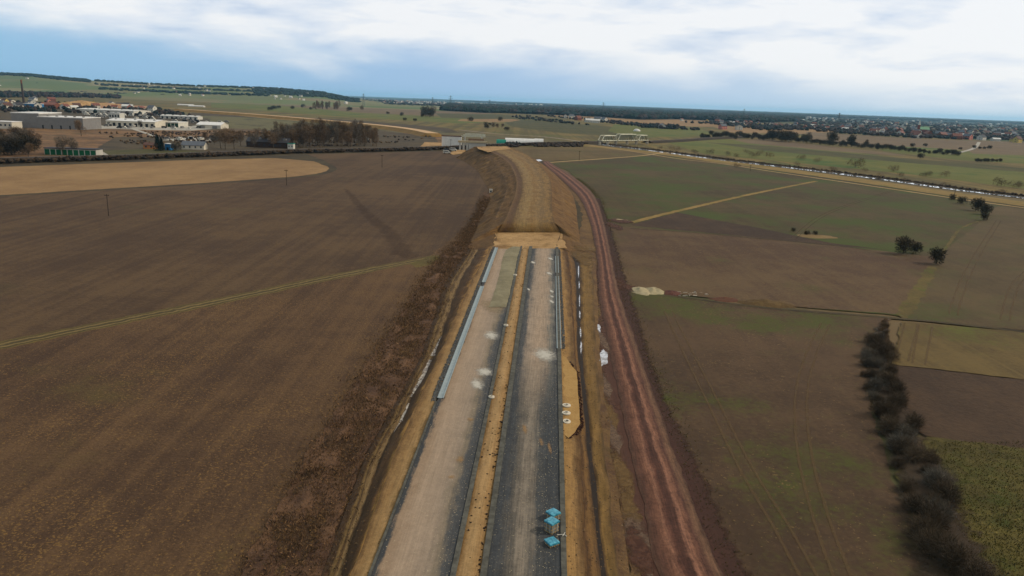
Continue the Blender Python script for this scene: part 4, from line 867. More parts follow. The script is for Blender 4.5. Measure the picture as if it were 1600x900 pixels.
for p in spread([(-60,155),(60,157),(130,160),(240,171),(250,176),(140,172),(0,170),(-60,172)], 44, 22): vhouse(p, rng.uniform(.9,1.4), 'small house among the works buildings at the upper left', 'houses at the upper left')
print('houses', nh[0])
# distant town specks: one mass
mb = MB()
def speck(p, s, ang=None):
    a = rng.uniform(0,6.28); Mx = Matrix.Translation(p) @ Matrix.Rotation(a, 4, 'Z'); w_,d_,h_,rh_ = 12*s,9*s,6*s,3*s; wl, rf = house_parts(w_,d_,h_,rh_)
    mb.raw([Mx @ Vector(q) for q in wl.v], wl.f, rng.choice((0,0,0,1))); mb.raw([Mx @ Vector(q) for q in rf.v], rf.f, rng.choice((2,3,4)))
for _ in range(230): x = rng.uniform(560,800); speck(P(x, hz(x)+rng.uniform(5.5,11)), rng.uniform(1,1.6))
for _ in range(70): x = rng.uniform(780,930); speck(P(x, hz(x)+rng.uniform(3.2,5)), rng.uniform(1.5,2.6))
for _ in range(80): x = rng.uniform(1200,1640); speck(P(x, hz(x)+rng.uniform(6,14)), rng.uniform(1,1.6))
for _ in range(60):
    x = rng.choice((rng.uniform(200,330), rng.uniform(395,560), rng.uniform(-100,60))); d = rng.uniform(3600,5300); speck(AZ(x, d, hill_z(x,d)), rng.uniform(.8,1.3))
tag(mb.build('distant_houses', [MT['white'], MT['cream'], MT['r_red'], MT['r_slate'], MT['r_pale']], None, 'stuff'), 'pale specks of distant houses along the horizon and the left hills', 'houses')
# works buildings, upper left
def hall(name, px, py, wpx, dpt, h, rh, wall, roof, label, cat, rz=0.0, flat=False, extra=None):
    p = P(px, py); depth = (p-cam.location).dot(fw); w_ = wpx*depth/F; p = p+Vector((0, dpt/2, 0))
    r = bpy.data.objects.new(name, None); C.objects.link(r); r.location = p; r.rotation_euler = (0,0,rz); tag(r, label, cat)
    if flat:
        wl = MB(); wl.box(-w_/2,w_/2,-dpt/2,dpt/2,0,h); wl.build('wall', MT[wall], r)
        rf = MB(); rf.box(-w_/2-.3,w_/2+.3,-dpt/2-.3,dpt/2+.3,h,h+rh); rf.build('roof', MT[roof], r)
    else:
        wl, rf = house_parts(w_, dpt, h, rh, .5); wl.build('wall', MT[wall], r); rf.build('roof', MT[roof], r)
    if w_ > 30 and name not in ('green_garage','tent_hall','greenhouse'):
        for k in range(5):
            b = MB(); x = -w_/2+w_*(k+.5)/5; zz = h+rh*(1 if flat else .62); b.box(x-1.1, x+1.1, -dpt*.2-1, -dpt*.2+1, zz-.6, zz+1.0); b.build('roof_vent', MT['grey'], r)
    if extra: extra(r, w_, dpt, h)
    return r
def gates(n, mat, z=3.0, gap=.15, win=False):
    def f(r, w_, d_, h):
        for i in range(n):
            x0 = -w_/2+w_*(i+gap)/n; x1 = -w_/2+w_*(i+1-gap)/n; b = MB(); b.box(x0, x1, -d_/2-.06, -d_/2+.05, (.05 if not win else h*.4), min(z, h-.3)); b.build('window' if win else 'door', mat, r)
    return f
hall('warehouse', 39, 200, 42, 46, 15.5, .9, 'grey', 'r_white', 'tall grey warehouse block with white roof edge at the far left', 'warehouse', .06, True, gates(1, MT['grey']))
hall('warehouse', 94, 202, 68, 40, 12.2, .8, 'grey', 'r_white', 'lower long grey warehouse block joined to the tall one', 'warehouse', .06, True, gates(5, MT['dark'], 4, .42))
hall('office_building', -2, 201, 40, 18, 7, .6, 'cream', 'r_white', 'cream low building at the left picture edge beside the grey warehouse', 'building', .05, True, gates(6, MT['glass'], 5, .3, True))
hall('depot', 205, 198, 78, 40, 6.5, 2.2, 'cream', 'r_white', 'wide depot with large white roof and open bays', 'depot', -.04, False, gates(9, MT['dark'], 4.2, .25))
hall('depot', 262, 198.5, 36, 26, 5.5, 1.0, 'white', 'r_pale', 'lower open fronted shed with dark green bays joined to the white depot', 'shed', -.04, True, gates(6, plain('bay_green', col(24,58,44)), 5, .08))
hall('factory_hall', 165, 178, 90, 60, 6.5, 1.6, 'white', 'r_pale', 'long pale roofed factory hall behind the depot', 'factory', -.02, False, gates(8, MT['dark'], 4, .3))
hall('storage_shed', 280, 186, 60, 18, 4.5, 1.4, 'white', 'r_pale', 'long low shed with grey white roof right behind the depot', 'shed', -.05, False, gates(8, MT['dark'], 3.4, .3))
hall('tent_hall', 326, 201, 38, 26, 4.5, 3.2, 'cream', 'r_white', 'white tent like storage hall right of the depot', 'storage hall', .0, False, gates(2, MT['grey'], 3.6, .3))
hall('blue_building', 47, 170, 22, 22, 9, 1, 'blue', 'r_pale', 'bright blue works building behind the grey warehouse', 'building', 0, True, gates(4, MT['glass'], 5, .3, True))
hall('red_building', 73, 170, 22, 22, 8, 4, 'brick', 'r_red', 'red brown gabled building right of the blue one', 'building', .1, False, gates(4, MT['glass'], 5, .3, True))
hall('white_building', 179, 187, 17, 14, 9, .6, 'white', 'r_pale', 'small white block with dark windows between the halls', 'building', 0, True, gates(4, MT['dark'], 7, .22, True))
hall('green_garage', 110, 243, 80, 9, 4.4, .5, 'concrete', 'r_dark', 'long low garage row with green doors just behind the railway', 'garage', .02, True, gates(9, MT['green'], 3.9, .08))
hall('railway_house', 300, 234, 34, 11, 3.6, 2.8, 'cream', 'r_slate', 'cream railway house with grey roof behind the tracks', 'house', .1, False, gates(4, MT['glass'], 3, .36, True))
hall('hut', 232, 233, 16, 8, 3.2, 1.6, 'orange', 'r_brown', 'orange hut beside the dark conifer', 'hut', .05, False, gates(2, MT['glass'], 2.6, .3, True))
hall('blue_shed', 262, 235, 8, 6, 5.0, .3, 'blue', 'r_pale', 'narrow blue shed right of the dark conifer', 'shed', 0, True, gates(1, MT['dark'], 2.4, .3))
hall('brick_barracks', 418, 231, 66, 14, 5.0, 3.4, 'dkbrown', 'r_dark', 'long dark brick building with dark roof behind the railway', 'building', -.04, False, gates(8, MT['glass'], 3.4, .34, True))
hall('white_kiosk', 454, 233, 9, 5, 4.5, .4, 'white', 'r_teal', 'small white kiosk at the right end of the dark brick building', 'kiosk', 0, True, gates(2, MT['glass'], 3, .3, True))
for k, (a, b) in enumerate([(283,163.5),(300,165.5)]): hall('greenhouse', a+6, b+1.5, 24, 12, 2.2, 1.6, 'white', 'r_white', ['white greenhouse row, left one in the upper left fields', 'white greenhouse row, right one in the upper left fields'][k], 'greenhouse')
vp = []
for c_ in ('white','dark','concrete','grey'):
    b = MB(); prof = [(-2.4,.35),(2.4,.35),(2.4,1.1),(1.5,1.3),(.9,2.0),(-2.3,2.0)]; a = [Vector((x,-.95,z_)) for x,z_ in prof]; q = [Vector((x,.95,z_)) for x,z_ in prof]; n_ = 6
    b.raw(a+q, [tuple(range(n_)), tuple(reversed(range(n_,2*n_)))]+[(i,n_+i,n_+(i+1)%n_,(i+1)%n_) for i in range(n_)]); b.box(-1.9,.8,-.98,.98,1.35,1.85,1)
    for x in (-1.5,1.5):
        for y_ in (-.85,.85): b.tube((x,y_-.12,.36),(x,y_+.12,.36),.36,.36,8,1)
    me = bpy.data.meshes.new('parked_vehicle'); me.from_pydata(b.v, [], b.f); me.polygons.foreach_set('material_index', b.mi); me.materials.append(MT[c_]); me.materials.append(MT['dark']); vp.append(me)
for poly, n_, sc_ in (([(100,198),(160,196),(250,200),(340,200),(300,203),(230,202),(120,202)], 26, 1.2), ([(130,180),(250,180),(300,189),(360,192),(340,196),(270,190),(160,184)], 46, 1.5), ([(250,219),(345,216),(345,219),(290,221)], 12, 1.2), ([(90,174),(170,178),(240,180),(150,186),(130,180)], 40, 1.5)):
    for p in spread(poly, n_, 5):
        o = bpy.data.objects.new('parked_vehicle', rng.choice(vp)); C.objects.link(o); o.location = p+Vector((0,0,.7)); o.rotation_euler = (0,0,rng.choice((0,.2,1.5,1.7,3.1))); o.scale = (sc_,)*3; tag(o, 'small vehicle parked in the works yards at the upper left', 'vehicle', 'vehicles parked in the works yards')
# chimney of the heating plant
cb = bpy.data.objects.new('chimney_stack', None); C.objects.link(cb); cb.location = P(38,166); tag(cb, 'tall dark factory chimney above the upper left town', 'chimney')
dch = (cb.location-cam.location).dot(fw); hc = 40*dch/F; s_ = MB(); s_.tube((0,0,0),(0,0,hc*.86),2.4,1.7,14); s_.build('shaft', plain('chimney_dark', col(70,60,60)), cb); s_ = MB(); s_.tube((0,0,hc*.86),(0,0,hc),1.72,1.6,14); s_.build('top_band', MT['brick'], cb)
# heap of sand behind the halls
def heap(name, px, py, rx, ry, h, mat, label, seed, cat='heap', parent=None, kind=None, nr=7, na=28):
    c0 = P(px,py,.05); ex = (P(px+rx,py)-P(px,py)).length; ey = (P(px,py-ry)-P(px,py+ry)).length/2; V=[(c0.x,c0.y,h*.95)]; Fs=[]
    for i in range(1,nr+1):
        t = i/nr
        for j in range(na):
            a = 2*math.pi*j/na; k = 1+.35*noise.noise(Vector((math.cos(a)*1.4, math.sin(a)*1.4, seed)))
            z = h*(1-t)**.8*(1+.5*noise.noise(Vector((math.cos(a)*t*3, math.sin(a)*t*3, seed+5)))) if i < nr else 0
            V.append((c0.x+math.cos(a)*ex*k*t, c0.y+math.sin(a)*ey*k*t, z+.02))
    for j in range(na): Fs.append((0, 1+j, 1+(j+1)%na))
    for i in range(nr-1):
        for j in range(na): a=1+i*na+j; b=1+i*na+(j+1)%na; Fs.append((a, a+na, b+na, b))
    me = bpy.data.meshes.new(name); me.from_pydata(V, [], Fs); me.polygons.foreach_set('use_smooth', [True]*len(Fs)); me.update(); o = link(name, me, mat); tag(o, label, cat); return o
heap('sand_heap', 140, 168, 22, 3.5, 14, M['sandflat'], 'large tan sand mound behind the factory halls', 1); heap('sand_heap', 170, 168, 20, 3, 9, plain('brown_heap', col(150,116,92)), 'lower brown earth mound right of the large sand mound', 2)
heap('soil_heap', 1001, 455, 17, 7, 1.1, M['palesoil'], 'pale soil heap, left one beside the haul road', 3); heap('soil_heap', 1021, 455, 15, 6, 1.0, M['palesoil'], 'pale soil heap, right one next to the red earth', 4)
heap('soil_heap', 1050, 458, 16, 4, .7, M['redmud'], 'low reddish earth heap right of the pale heaps', 5); heap('rubble_heap', 1135, 468, 26, 3.5, .6, gullied('red_rubble', col(58,40,34), col(96,66,52), col(128,96,72)), 'long low reddish rubble heap on the field boundary', 6); heap('brush_heap', 1200, 475, 42, 6, 1.2, gullied('brush', col(62,50,36), col(92,74,48), col(126,104,66)), 'long brown heap of dry grass and brush on the field boundary', 7)
heap('dry_grass_heap', 1275, 370, 38, 3.4, .6, gullied('dry_heap', col(96,78,52), col(124,104,72), col(148,126,88)), 'pale dry grass heap between the upper right fields', 8); heap('gravel_heap', 968, 344, 14, 2, .5, M['palesoil'], 'small pale gravel heap at the start of the diagonal path', 9)
heap('earth_heap', 838, 352, 26, 6, 1.0, plain('dark_earth', col(84,60,44), .95, .3, .5), 'rough brown earth heaped at the near edge of the far embankment', 10).location.z = 4.6
mb = MB()
for _ in range(22):
    p = P(rng.uniform(1056,1104), rng.uniform(455,462), .3); s = rng.uniform(.2,.6); mb.box(-s, s, -s*.3, s*.3, -.25, -.12+rng.uniform(0,.2), 0, Matrix.Translation(p) @ Matrix.Rotation(rng.uniform(-.5,.5),4,'Z') @ Matrix.Rotation(rng.uniform(-.3,.3),4,'X'))
tag(mb.build('concrete_debris', plain('slab_debris', col(176,168,158)), None, 'stuff'), 'pale broken slabs scattered on the field boundary', 'debris')
# church
ch = bpy.data.objects.new('church', None); C.objects.link(ch); ch.location = P(1443,208); ch.rotation_euler = (0,0,-.15); tag(ch, 'red brick church with green roof and slim white spire in the right hand town', 'church')
wl, rf = house_parts(26, 14, 11, 8); wl.build('wall', plain('church_brick', col(128,60,50)), ch); rf.build('roof', MT['r_copper'], ch)
s_ = MB(); s_.box(-19,-13,-3,3,0,24); s_.build('tower', plain('tower_brick', col(128,60,50)), ch); s_ = MB(); s_.tube((-16,0,24),(-16,0,40),3.6,.2,8); s_.build('spire', MT['white'], ch)
for i in range(5): b = MB(); b.box(-10+i*5-.9, -10+i*5+.9, -7.06, -6.95, 3, 8.5); b.build('window', MT['glass'], ch)
# white dome tent on the meadow
d_ = bpy.data.objects.new('dome_tent', None)
mb = MB(); c0 = P(995,205); N_ = 14
for i in range(5):
    for j in range(N_):
        a0, a1 = 2*math.pi*j/N_, 2*math.pi*(j+1)/N_; t0, t1 = math.pi/2*i/5, math.pi/2*(i+1)/5; f = lambda a,t: (7*math.cos(a)*math.cos(t), 5*math.sin(a)*math.cos(t), 4.6*math.sin(t)); mb.face([f(a0,t0),f(a1,t0),f(a1,t1),f(a0,t1)])
o = mb.build('white_dome_hut', MT['r_white']); o.location = c0; tag(o, 'small bright white domed hut on the green meadow', 'hut')
# ------------------------------------------------------------------ railway
rail_px = [(-500,275),(-200,262),(0,254),(200,248),(450,239),(560,236.5),(690,233),(745,230),(830,226.5),(900,225),(936,224)]
ballast = plain('ballast', col(74,66,60), .95, .25, .4); bankm = soil('railway_bank', col(44,36,30), col(66,56,42), big=20, mid=4, fine=1.2, seed=50, bump=1.5)
def rail_line(pts, n, zt_=2.8):
    c = resample(smooth_curve([P(x,y,0) for x,y in pts]), n); A=[];B=[];A2=[];B2=[]; rails=[[],[],[],[]]
    for i, p in enumerate(c):
        d = c[min(n-1,i+1)]-c[max(0,i-1)]; d.normalize(); r = Vector((d.y,-d.x,0)); u = Vector((0,0,zt_))
        A.append(p-r*3.2+u); B.append(p+r*3.2+u); A2.append(p-r*9+Vector((0,0,.1))); B2.append(p+r*10+Vector((0,0,.1)))
        for k, q in enumerate((-.82,-.7,.7,.82)): rails[k].append(p+r*q+u+Vector((0,0,.2)))
    t = strip('railway', A, B, ballast, 3); o1 = strip('bank', A2, A, bankm, 4, .5, .2); o2 = strip('bank', B, B2, bankm, 4, .5, .2); rm = plain('rail_steel', col(120,110,104), .4)
    r1 = strip('rail', rails[0], rails[1], rm); r2 = strip('rail', rails[2], rails[3], rm)
    for s in (o1,o2,r1,r2): s.parent = t; del s['kind']
    return c, B2, A2
rc, rB, rA = rail_line(rail_px, 200); rc2, rB2, rA2 = rail_line([(1011,223.5),(1060,221),(1120,217),(1200,213)], 40)
pts = []
for _ in range(2600):
    i = int(rng.random()*190); p = rc[i].lerp(rB[i], rng.uniform(.45,1.1)); pts.append((Vector((p.x+rng.uniform(-2,2), p.y+rng.uniform(-1,1), .3+1.4*rng.random())), rng.uniform(.8,1.8), rng.uniform(.9,2.2)))
blob_stuff('railway_scrub', pts, [plain('bank_scrub_a', col(44,38,32), .95, .3, .3), plain('bank_scrub_b', col(66,54,42), .95, .3, .3)], 'dark scrub covering the railway bank', 'scrub')
pts = [(Vector((0,0,0))+P(rng.uniform(835,910), rng.uniform(226.5,230)), rng.uniform(1.4,2.6), rng.uniform(2,3.6)) for _ in range(150)]
blob_stuff('railway_scrub', pts, [fm[2], plain('bank_scrub_c', col(60,50,42), .95, .3, .3)], 'dark scrub row behind the small field right of the embankment', 'scrub')
cpts = resample(smooth_curve([P(x,y) for x,y in [(907,221.4),(970,229.4),(1020,235.4),(1130,250),(1200,258),(1300,270),(1400,283),(1500,297),(1640,314),(1900,349)]]), 700)
pts = []
for i, p in enumerate(cpts[1:-1]):
    d = cpts[i+2]-cpts[i]; d.normalize(); r_ = Vector((d.y,-d.x,0)); k_ = noise.noise(Vector((i*.11, 2.2, 0)))+.5*noise.noise(Vector((i*.45, 5.2, 0)))
    if k_ > .16:
        for _ in range(2): pts.append((p+r_*rng.uniform(2.4,5.4)*1.0+d*rng.uniform(-1,1), rng.uniform(.5,1.2), rng.uniform(.25,.75)*(1+k_)))
    pts.append((p-r_*rng.uniform(5.5,8), rng.uniform(.8,1.5), rng.uniform(1.0,2.2)))
    if rng.random() < .3: pts.append((p-r_*rng.uniform(4.5,6), rng.uniform(.6,1.0), rng.uniform(.5,1.4)))
blob_stuff('canal_scrub', pts, [plain('canal_scrub_a', col(62,52,44), .95, .3, .3), plain('canal_scrub_b', col(84,70,56), .95, .3, .3)], 'low dark brown scrub along both banks of the canal', 'scrub')
# truss bridge on the canal
steel = plain('bridge_steel', col(206,208,196), .6, .15, .3); pier = plain('pier_concrete', col(188,180,168), .9, .15, .3)
bx = [P(937,226.5), P(962,226), P(994,225.6), P(1011,225.2)]
br = bpy.data.objects.new('truss_bridge', None); C.objects.link(br); br.location = bx[0]; tag(br, 'grey steel three span truss railway bridge on concrete piers over the canal', 'bridge')
O = bx[0]; zD = 5.2
for a, b, ht in ((bx[0],bx[1],6.0),(bx[1],bx[2],7.6),(bx[2],bx[3],6.2)):
    a = a-O; b = b-O; d = (b-a); L = d.length; d.normalize(); sd_ = Vector((-d.y,d.x,0)); n = max(4, int(L/4.2)); mb = MB(); mc = MB()
    for s in (-2.6, 3.4):
        o_ = sd_*s; bot = [a+d*(L*(.02+.96*i/n))+o_+Vector((0,0,zD)) for i in range(n+1)]; top = [p+Vector((0,0,ht*min(1, .0+min(i, n-i)*1.0))) for i, p in enumerate(bot)]
        for i in range(n):
            mc.tube(bot[i], bot[i+1], .55, .55, 4)
            if 0 < i < n-1: mc.tube(top[i], top[i+1], .7, .7, 4)
            if i in (0, n-1): mc.tube(bot[i] if i == 0 else top[i], top[1] if i == 0 else bot[n], .6, .6, 4)
            mb.tube(bot[i], top[i+1], .45, .45, 4) if i < n/2 else mb.tube(top[i], bot[i+1], .45, .45, 4)
            if 0 < i: mb.tube(bot[i], top[i], .36, .36, 4)
    for i in range(1, n): p = a+d*(L*(.02+.96*i/n))+Vector((0,0,zD+ht)); mb.tube(p+sd_*-2.6, p+sd_*3.4, .15, .15, 4)
    mb.build('lattice', plain('lattice_steel', col(120,124,112), .6), br); mc.build('chord', steel, br)
    dk_ = MB(); q = [a+sd_*-2.9, b+sd_*-2.9, b+sd_*3.7, a+sd_*3.7]; dk_.raw([Vector((p.x,p.y,zD-.9)) for p in q]+[Vector((p.x,p.y,zD-.1)) for p in q], [(0,3,2,1),(4,5,6,7),(0,1,5,4),(1,2,6,5),(2,3,7,6),(3,0,4,7)]); dk_.build('deck', plain('deck_dark', col(70,68,66)), br)
for a in (bx[0], bx[0].lerp(bx[1],.5), bx[1], bx[1].lerp(bx[2],.55), bx[2], bx[3]):
    p = a-O; mb = MB(); mb.box(p.x-1.3, p.x+1.3, p.y-3, p.y+3.6, -.5, zD-.9); mb.build('pier', pier, br)
# overpass under construction
conc = MT['concrete']
ov = bpy.data.objects.new('overpass_abutment', None); C.objects.link(ov); oc = P(738,235.5); ov.location = oc; ov.rotation_euler = (0,0,.10); tag(ov, 'unfinished near overpass abutment with pillars behind the embankment', 'overpass')
for x in (-12,-5,-8.5): mb = MB(); mb.box(x-.9,x+.9,-1,1,0,7.6); mb.build('pillar', conc, ov)
mb = MB(); mb.box(-14,14,-1.6,1.6,7.6,9.4); mb.build('crossbeam', plain('beam_sand', col(186,172,146)), ov)
mb = MB(); mb.box(-3.5,13,-.6,2.4,1.0,7.6); mb.build('wall', conc, ov)
mb = MB(); mb.box(-4,11,2.6,3.2,9.4,11.4); mb.build('back_wall', plain('rust_formwork', col(128,104,88)), ov)
ow = bpy.data.objects.new('overpass_abutment', None); C.objects.link(ow); ow.location = P(705.5,229.5); ow.rotation_euler = (0,0,.05); tag(ow, 'white boxed far overpass abutment left of the pillars', 'overpass')
mb = MB(); mb.box(-10,10,-3,7,0,10.6); mb.build('wall', plain('white_cladding', col(226,228,232), .8, .08, .2), ow)
mb = MB(); mb.box(-10.2,10.2,-3.2,-2.6,10.6,11.5); mb.build('parapet', plain('rust_edge', col(104,70,62)), ow)
og = bpy.data.objects.new('bridge_girder', None); C.objects.link(og); og.location = P(739,228.5); og.rotation_euler = (0,0,.05); tag(og, 'pale steel bridge girders lying between the two overpass abutments', 'girder')
for k in range(3):
    mb = MB(); z_ = 9.6+k*1.1; mb.box(-13+k*2,13,4+k*3-.25,4+k*3+.25,z_,z_+.9); mb.build('girder', steel, og)
for x in (-9, 9): mb = MB(); mb.box(x-.7,x+.7,3,11,0,9.6); mb.build('support', conc, og)
sheet('sandy_yard', [(656,229),(664,222),(692,223),(694,229),(680,231)], M['sandflat'], rough=.5); sheet('sandy_yard', [(700,239),(716,234),(728,234),(724,240),(708,242)], M['sandflat'], rough=.5, z=.5)
# polytunnels
def tunnel(px, py, wpx, dm, h, mat, label):
    p = P(px,py); depth = (p-cam.location).dot(fw); w_ = wpx*depth/F; mb = MB(); n = 10
    for i in range(n):
        a0, a1 = math.pi*i/n, math.pi*(i+1)/n; q = [(-w_/2, -math.cos(a0)*dm/2, math.sin(a0)*h),(w_/2, -math.cos(a0)*dm/2, math.sin(a0)*h),(w_/2, -math.cos(a1)*dm/2, math.sin(a1)*h),(-w_/2, -math.cos(a1)*dm/2, math.sin(a1)*h)]; mb.face(q)
    for s in (-1,1): mb.face([(s*w_/2, -math.cos(math.pi*i/n)*dm/2, math.sin(math.pi*i/n)*h) for i in range(n+1)][::s])
    o = mb.build('polytunnel', mat); o.location = p+Vector((0,dm/2,0)); tag(o, label, 'polytunnel')
tunnel(812, 225, 46, 12, 6.2, MT['r_white'], 'long white polytunnel behind the embankment crest'); tunnel(842, 223.5, 14, 10, 5.0, MT['r_white'], 'short white polytunnel at the right end of the long one'); tunnel(783, 226, 15, 10, 5.5, MT['r_teal'], 'teal green polytunnel left of the white ones')
pts = [(P(rng.uniform(790,812), rng.uniform(226.5,230.5)), rng.uniform(1.5,2.6), rng.uniform(2.5,5)) for _ in range(60)]; blob_stuff('dark_shrubs', pts, [fm[0], fm[2]], 'dark shrubs in front of the polytunnels', 'shrubs')
# parked vehicles by the overpass
def car(px, py, wall, label, z=0.5):
    p = P(px,py,z); r = bpy.data.objects.new('parked_car', None); C.objects.link(r); r.location = p; r.rotation_euler = (0,0,.08); r.scale = (1.5,1.5,1.5); tag(r, label, 'van')
    b = MB(); L=2.3; prof = [(-L,.4),(L,.4),(L,1.0),(1.6,1.15),(1.0,1.9),(-2.1,1.95),(-L,1.1)]
    a = [Vector((x,-.9,z_)) for x,z_ in prof]; c_ = [Vector((x,.9,z_)) for x,z_ in prof]; k = len(prof); b.raw(a+c_, [tuple(range(k)), tuple(reversed(range(k,2*k)))]+[(i,k+i,k+(i+1)%k,(i+1)%k) for i in range(k)]); b.build('body', wall, r)
    w_ = MB(); w_.box(-1.9,1.0,-.93,.93,1.25,1.75); w_.build('window', MT['glass'], r)
    for x in (-1.4,1.45):
        for y_ in (-.85,.85): q = MB(); q.tube((x,y_-.1,.36),(x,y_+.1,.36),.36,.36,12); q.build('wheel', MT['dark'], r)
car(699,237.3,MT['dark'],'dark parked van at the foot of the overpass'); car(708,236,MT['white'],'silver white parked van right of the dark one'); car(698,240,MT['white'],'low white parked car in front of the dark van')
# ------------------------------------------------------------------ poles and pylons
def pole(px, py, hp, label):
    p = P(px,py); depth = (p-cam.location).dot(fw); h = hp*depth/F; r = bpy.data.objects.new('power_pole', None); C.objects.link(r); r.location = p; tag(r, label, 'power pole')
    wd = plain('pole_wood', col(66,56,48)); b = MB(); b.tube((0,0,0),(0,0,h),.17,.12,8); b.build('pole', wd, r); b = MB(); b.box(-.9,.9,-.08,.08,h-.7,h-.5); b.build('crossarm', wd, r)
    for x in (-.8,0,.8): b = MB(); b.tube((x,0,h-.5),(x,0,h-.2),.07,.05,6); b.build('insulator', MT['dark'], r)
for a,b,h,l in [(170,338,35,'wooden power pole in the brown field at the left, nearest'),(448,290,25,'wooden power pole by the tip of the tan field'),(597,262,20,'thin power pole in front of the railway'),(905,251,15,'power pole beside the pale farm track'),(1172,268,10,'power pole on the upper right field edge'),(1490,312,20,'power pole below the canal at the right'),(704,242,24,'power pole beside the parked vans')]: pole(a,b,h,l)
def pylon(px, dist, h, label):
    p = AZ(px, dist); r = bpy.data.objects.new('power_pylon', None); C.objects.link(r); r.location = p; tag(r, label, 'pylon'); mt = plain('pylon_steel', col(84,92,98), .6); b = MB(); k = h*.09; R_ = .35
    for sx in (-1,1):
        for sy in (-1,1): b.tube((sx*k,sy*k,0),(sx*k*.2,sy*k*.2,h),R_,R_*.7,4)
    for i in range(6):
        z0, z1 = h*i/6, h*(i+1)/6; f0, f1 = 1-.8*i/6, 1-.8*(i+1)/6
        for s in (-1,1): b.tube((-k*f0,s*k*f0,z0),(k*f1,s*k*f1,z1),R_*.5,R_*.5,4); b.tube((k*f0,s*k*f0,z0),(-k*f1,s*k*f1,z1),R_*.5,R_*.5,4)
    b.build('mast', mt, r)
    for z_, w_ in ((.68,.22),(.82,.17),(.94,.12)): b = MB(); b.tube((-h*w_,0,h*z_),(h*w_,0,h*z_),R_*.9,R_*.9,4); b.tube((-h*w_,0,h*z_),(0,0,h*(z_+.05)),R_*.5,R_*.5,4); b.tube((h*w_,0,h*z_),(0,0,h*(z_+.05)),R_*.5,R_*.5,4); b.build('crossarm', mt, r)
for a,d,h,l in [(568,3300,56,'power pylon above the distant town, leftmost in the middle'),(704,3000,60,'tallest power pylon standing left of the pine forest'),(676,3600,52,'fainter power pylon just left of the tallest one'),(765,3300,50,'power pylon rising out of the left end of the pine forest'),(943,3500,58,'power pylon rising above the middle of the pine forest'),(1312,2500,50,'power pylon in the village row at the right'),(1163,4200,54,'thin power pylon above the right part of the forest'),(58,4200,52,'small power pylon before the left hills')]: pylon(a,d,h,l)
# ------------------------------------------------------------------ near site objects
cov_m = N('blue_film', .35, .5); cov_m.bump(cov_m.noise(cov_m.objc(), 4, 4), .5, .05); f = cov_m.noise(cov_m.objc(), 3, 3); blue_film = cov_m.done(cov_m.mix(cov_m.rng(f,.35,.65), col(30,118,150), col(78,166,196)))
kstone = plain('kerb_stone', col(122,120,116), .85, .15, 3); wood_m = plain('pallet_wood', col(166,140,100), .9, .2, 3)
def pack(px, py, layers, rz, label):
    r = bpy.data.objects.new('kerb_stone_pack', None); C.objects.link(r); r.location = P(px,py,ZR+.06); r.rotation_euler = (0,0,rz); tag(r, label, 'pallet pack', 'packs of kerb stones')
    z = 0; s = .58
    for k in range(layers):
        b = MB()
        for x in (-s+.06, 0, s-.06): b.box(x-.05,x+.05,-s,s,z,z+.09)
        for i in range(6): y = -s+.06+i*(2*s-.12)/5; b.box(-s,s,y-.05,y+.05,z+.09,z+.12)
        b.build('pallet', wood_m, r); z += .12; b = MB(); n = 5
        for i in range(n):
            x0 = -s+.02+i*(2*s-.04)/n; b.box(x0+.01, x0+(2*s-.04)/n-.01, -s+.03, s-.03, z, z+.30)
        b.build('kerb_stones', kstone, r); z += .302
    for q_ in (-.28,.28):
        b = MB(); b.box(q_-.02,q_+.02,-s-.02,s+.02,.05,z+.01); b.box(-s-.02,s+.02,q_-.02,q_+.02,.05,z+.012); b.build('strap', MT['white'], r)
    n = 12; V=[]; Fs=[]; e_ = s+.03
    for i in range(n+1):
        for j in range(n+1):
            x = -e_+2*e_*i/n; y = -e_+2*e_*j/n; V.append((x, y, z+.02+.07*max(0,1-(abs(x)/e_)**4)*max(0,1-(abs(y)/e_)**4)+.02*noise.noise(Vector((x*4,y*4,px)))))
    for i in range(n):
        for j in range(n): a=i*(n+1)+j; Fs.append((a,a+n+1,a+n+2,a+1))
    ring = [(i,0) for i in range(n)]+[(n,j) for j in range(n)]+[(n-i,n) for i in range(n)]+[(0,n-j) for j in range(n)]; b0=len(V)
    for (i,j) in ring:
        x,y,zz = V[i*(n+1)+j]; V.append((x*1.03,y*1.03,z-.16+.05*noise.noise(Vector((x*5,y*5,px+3)))))
    for k in range(len(ring)): a = ring[k][0]*(n+1)+ring[k][1]; c_ = ring[(k+1)%len(ring)]; c_ = c_[0]*(n+1)+c_[1]; Fs.append((a,c_,b0+(k+1)%len(ring),b0+k))
    me = bpy.data.meshes.new('blue_cover'); me.from_pydata(V,[],Fs); me.update(); link('blue_cover', me, blue_film, r)
pack(864,810,2,math.radians(40),'blue wrapped kerb stone pack at the rear of the three on the road'); pack(861.5,829,3,math.radians(45),'tallest blue wrapped kerb stone pack in the middle of three'); pack(862,850,1,math.radians(32),'lowest blue wrapped kerb stone pack, nearest of the three')
whitec = plain('white_concrete', col(206,200,190), .8, .08, 2)
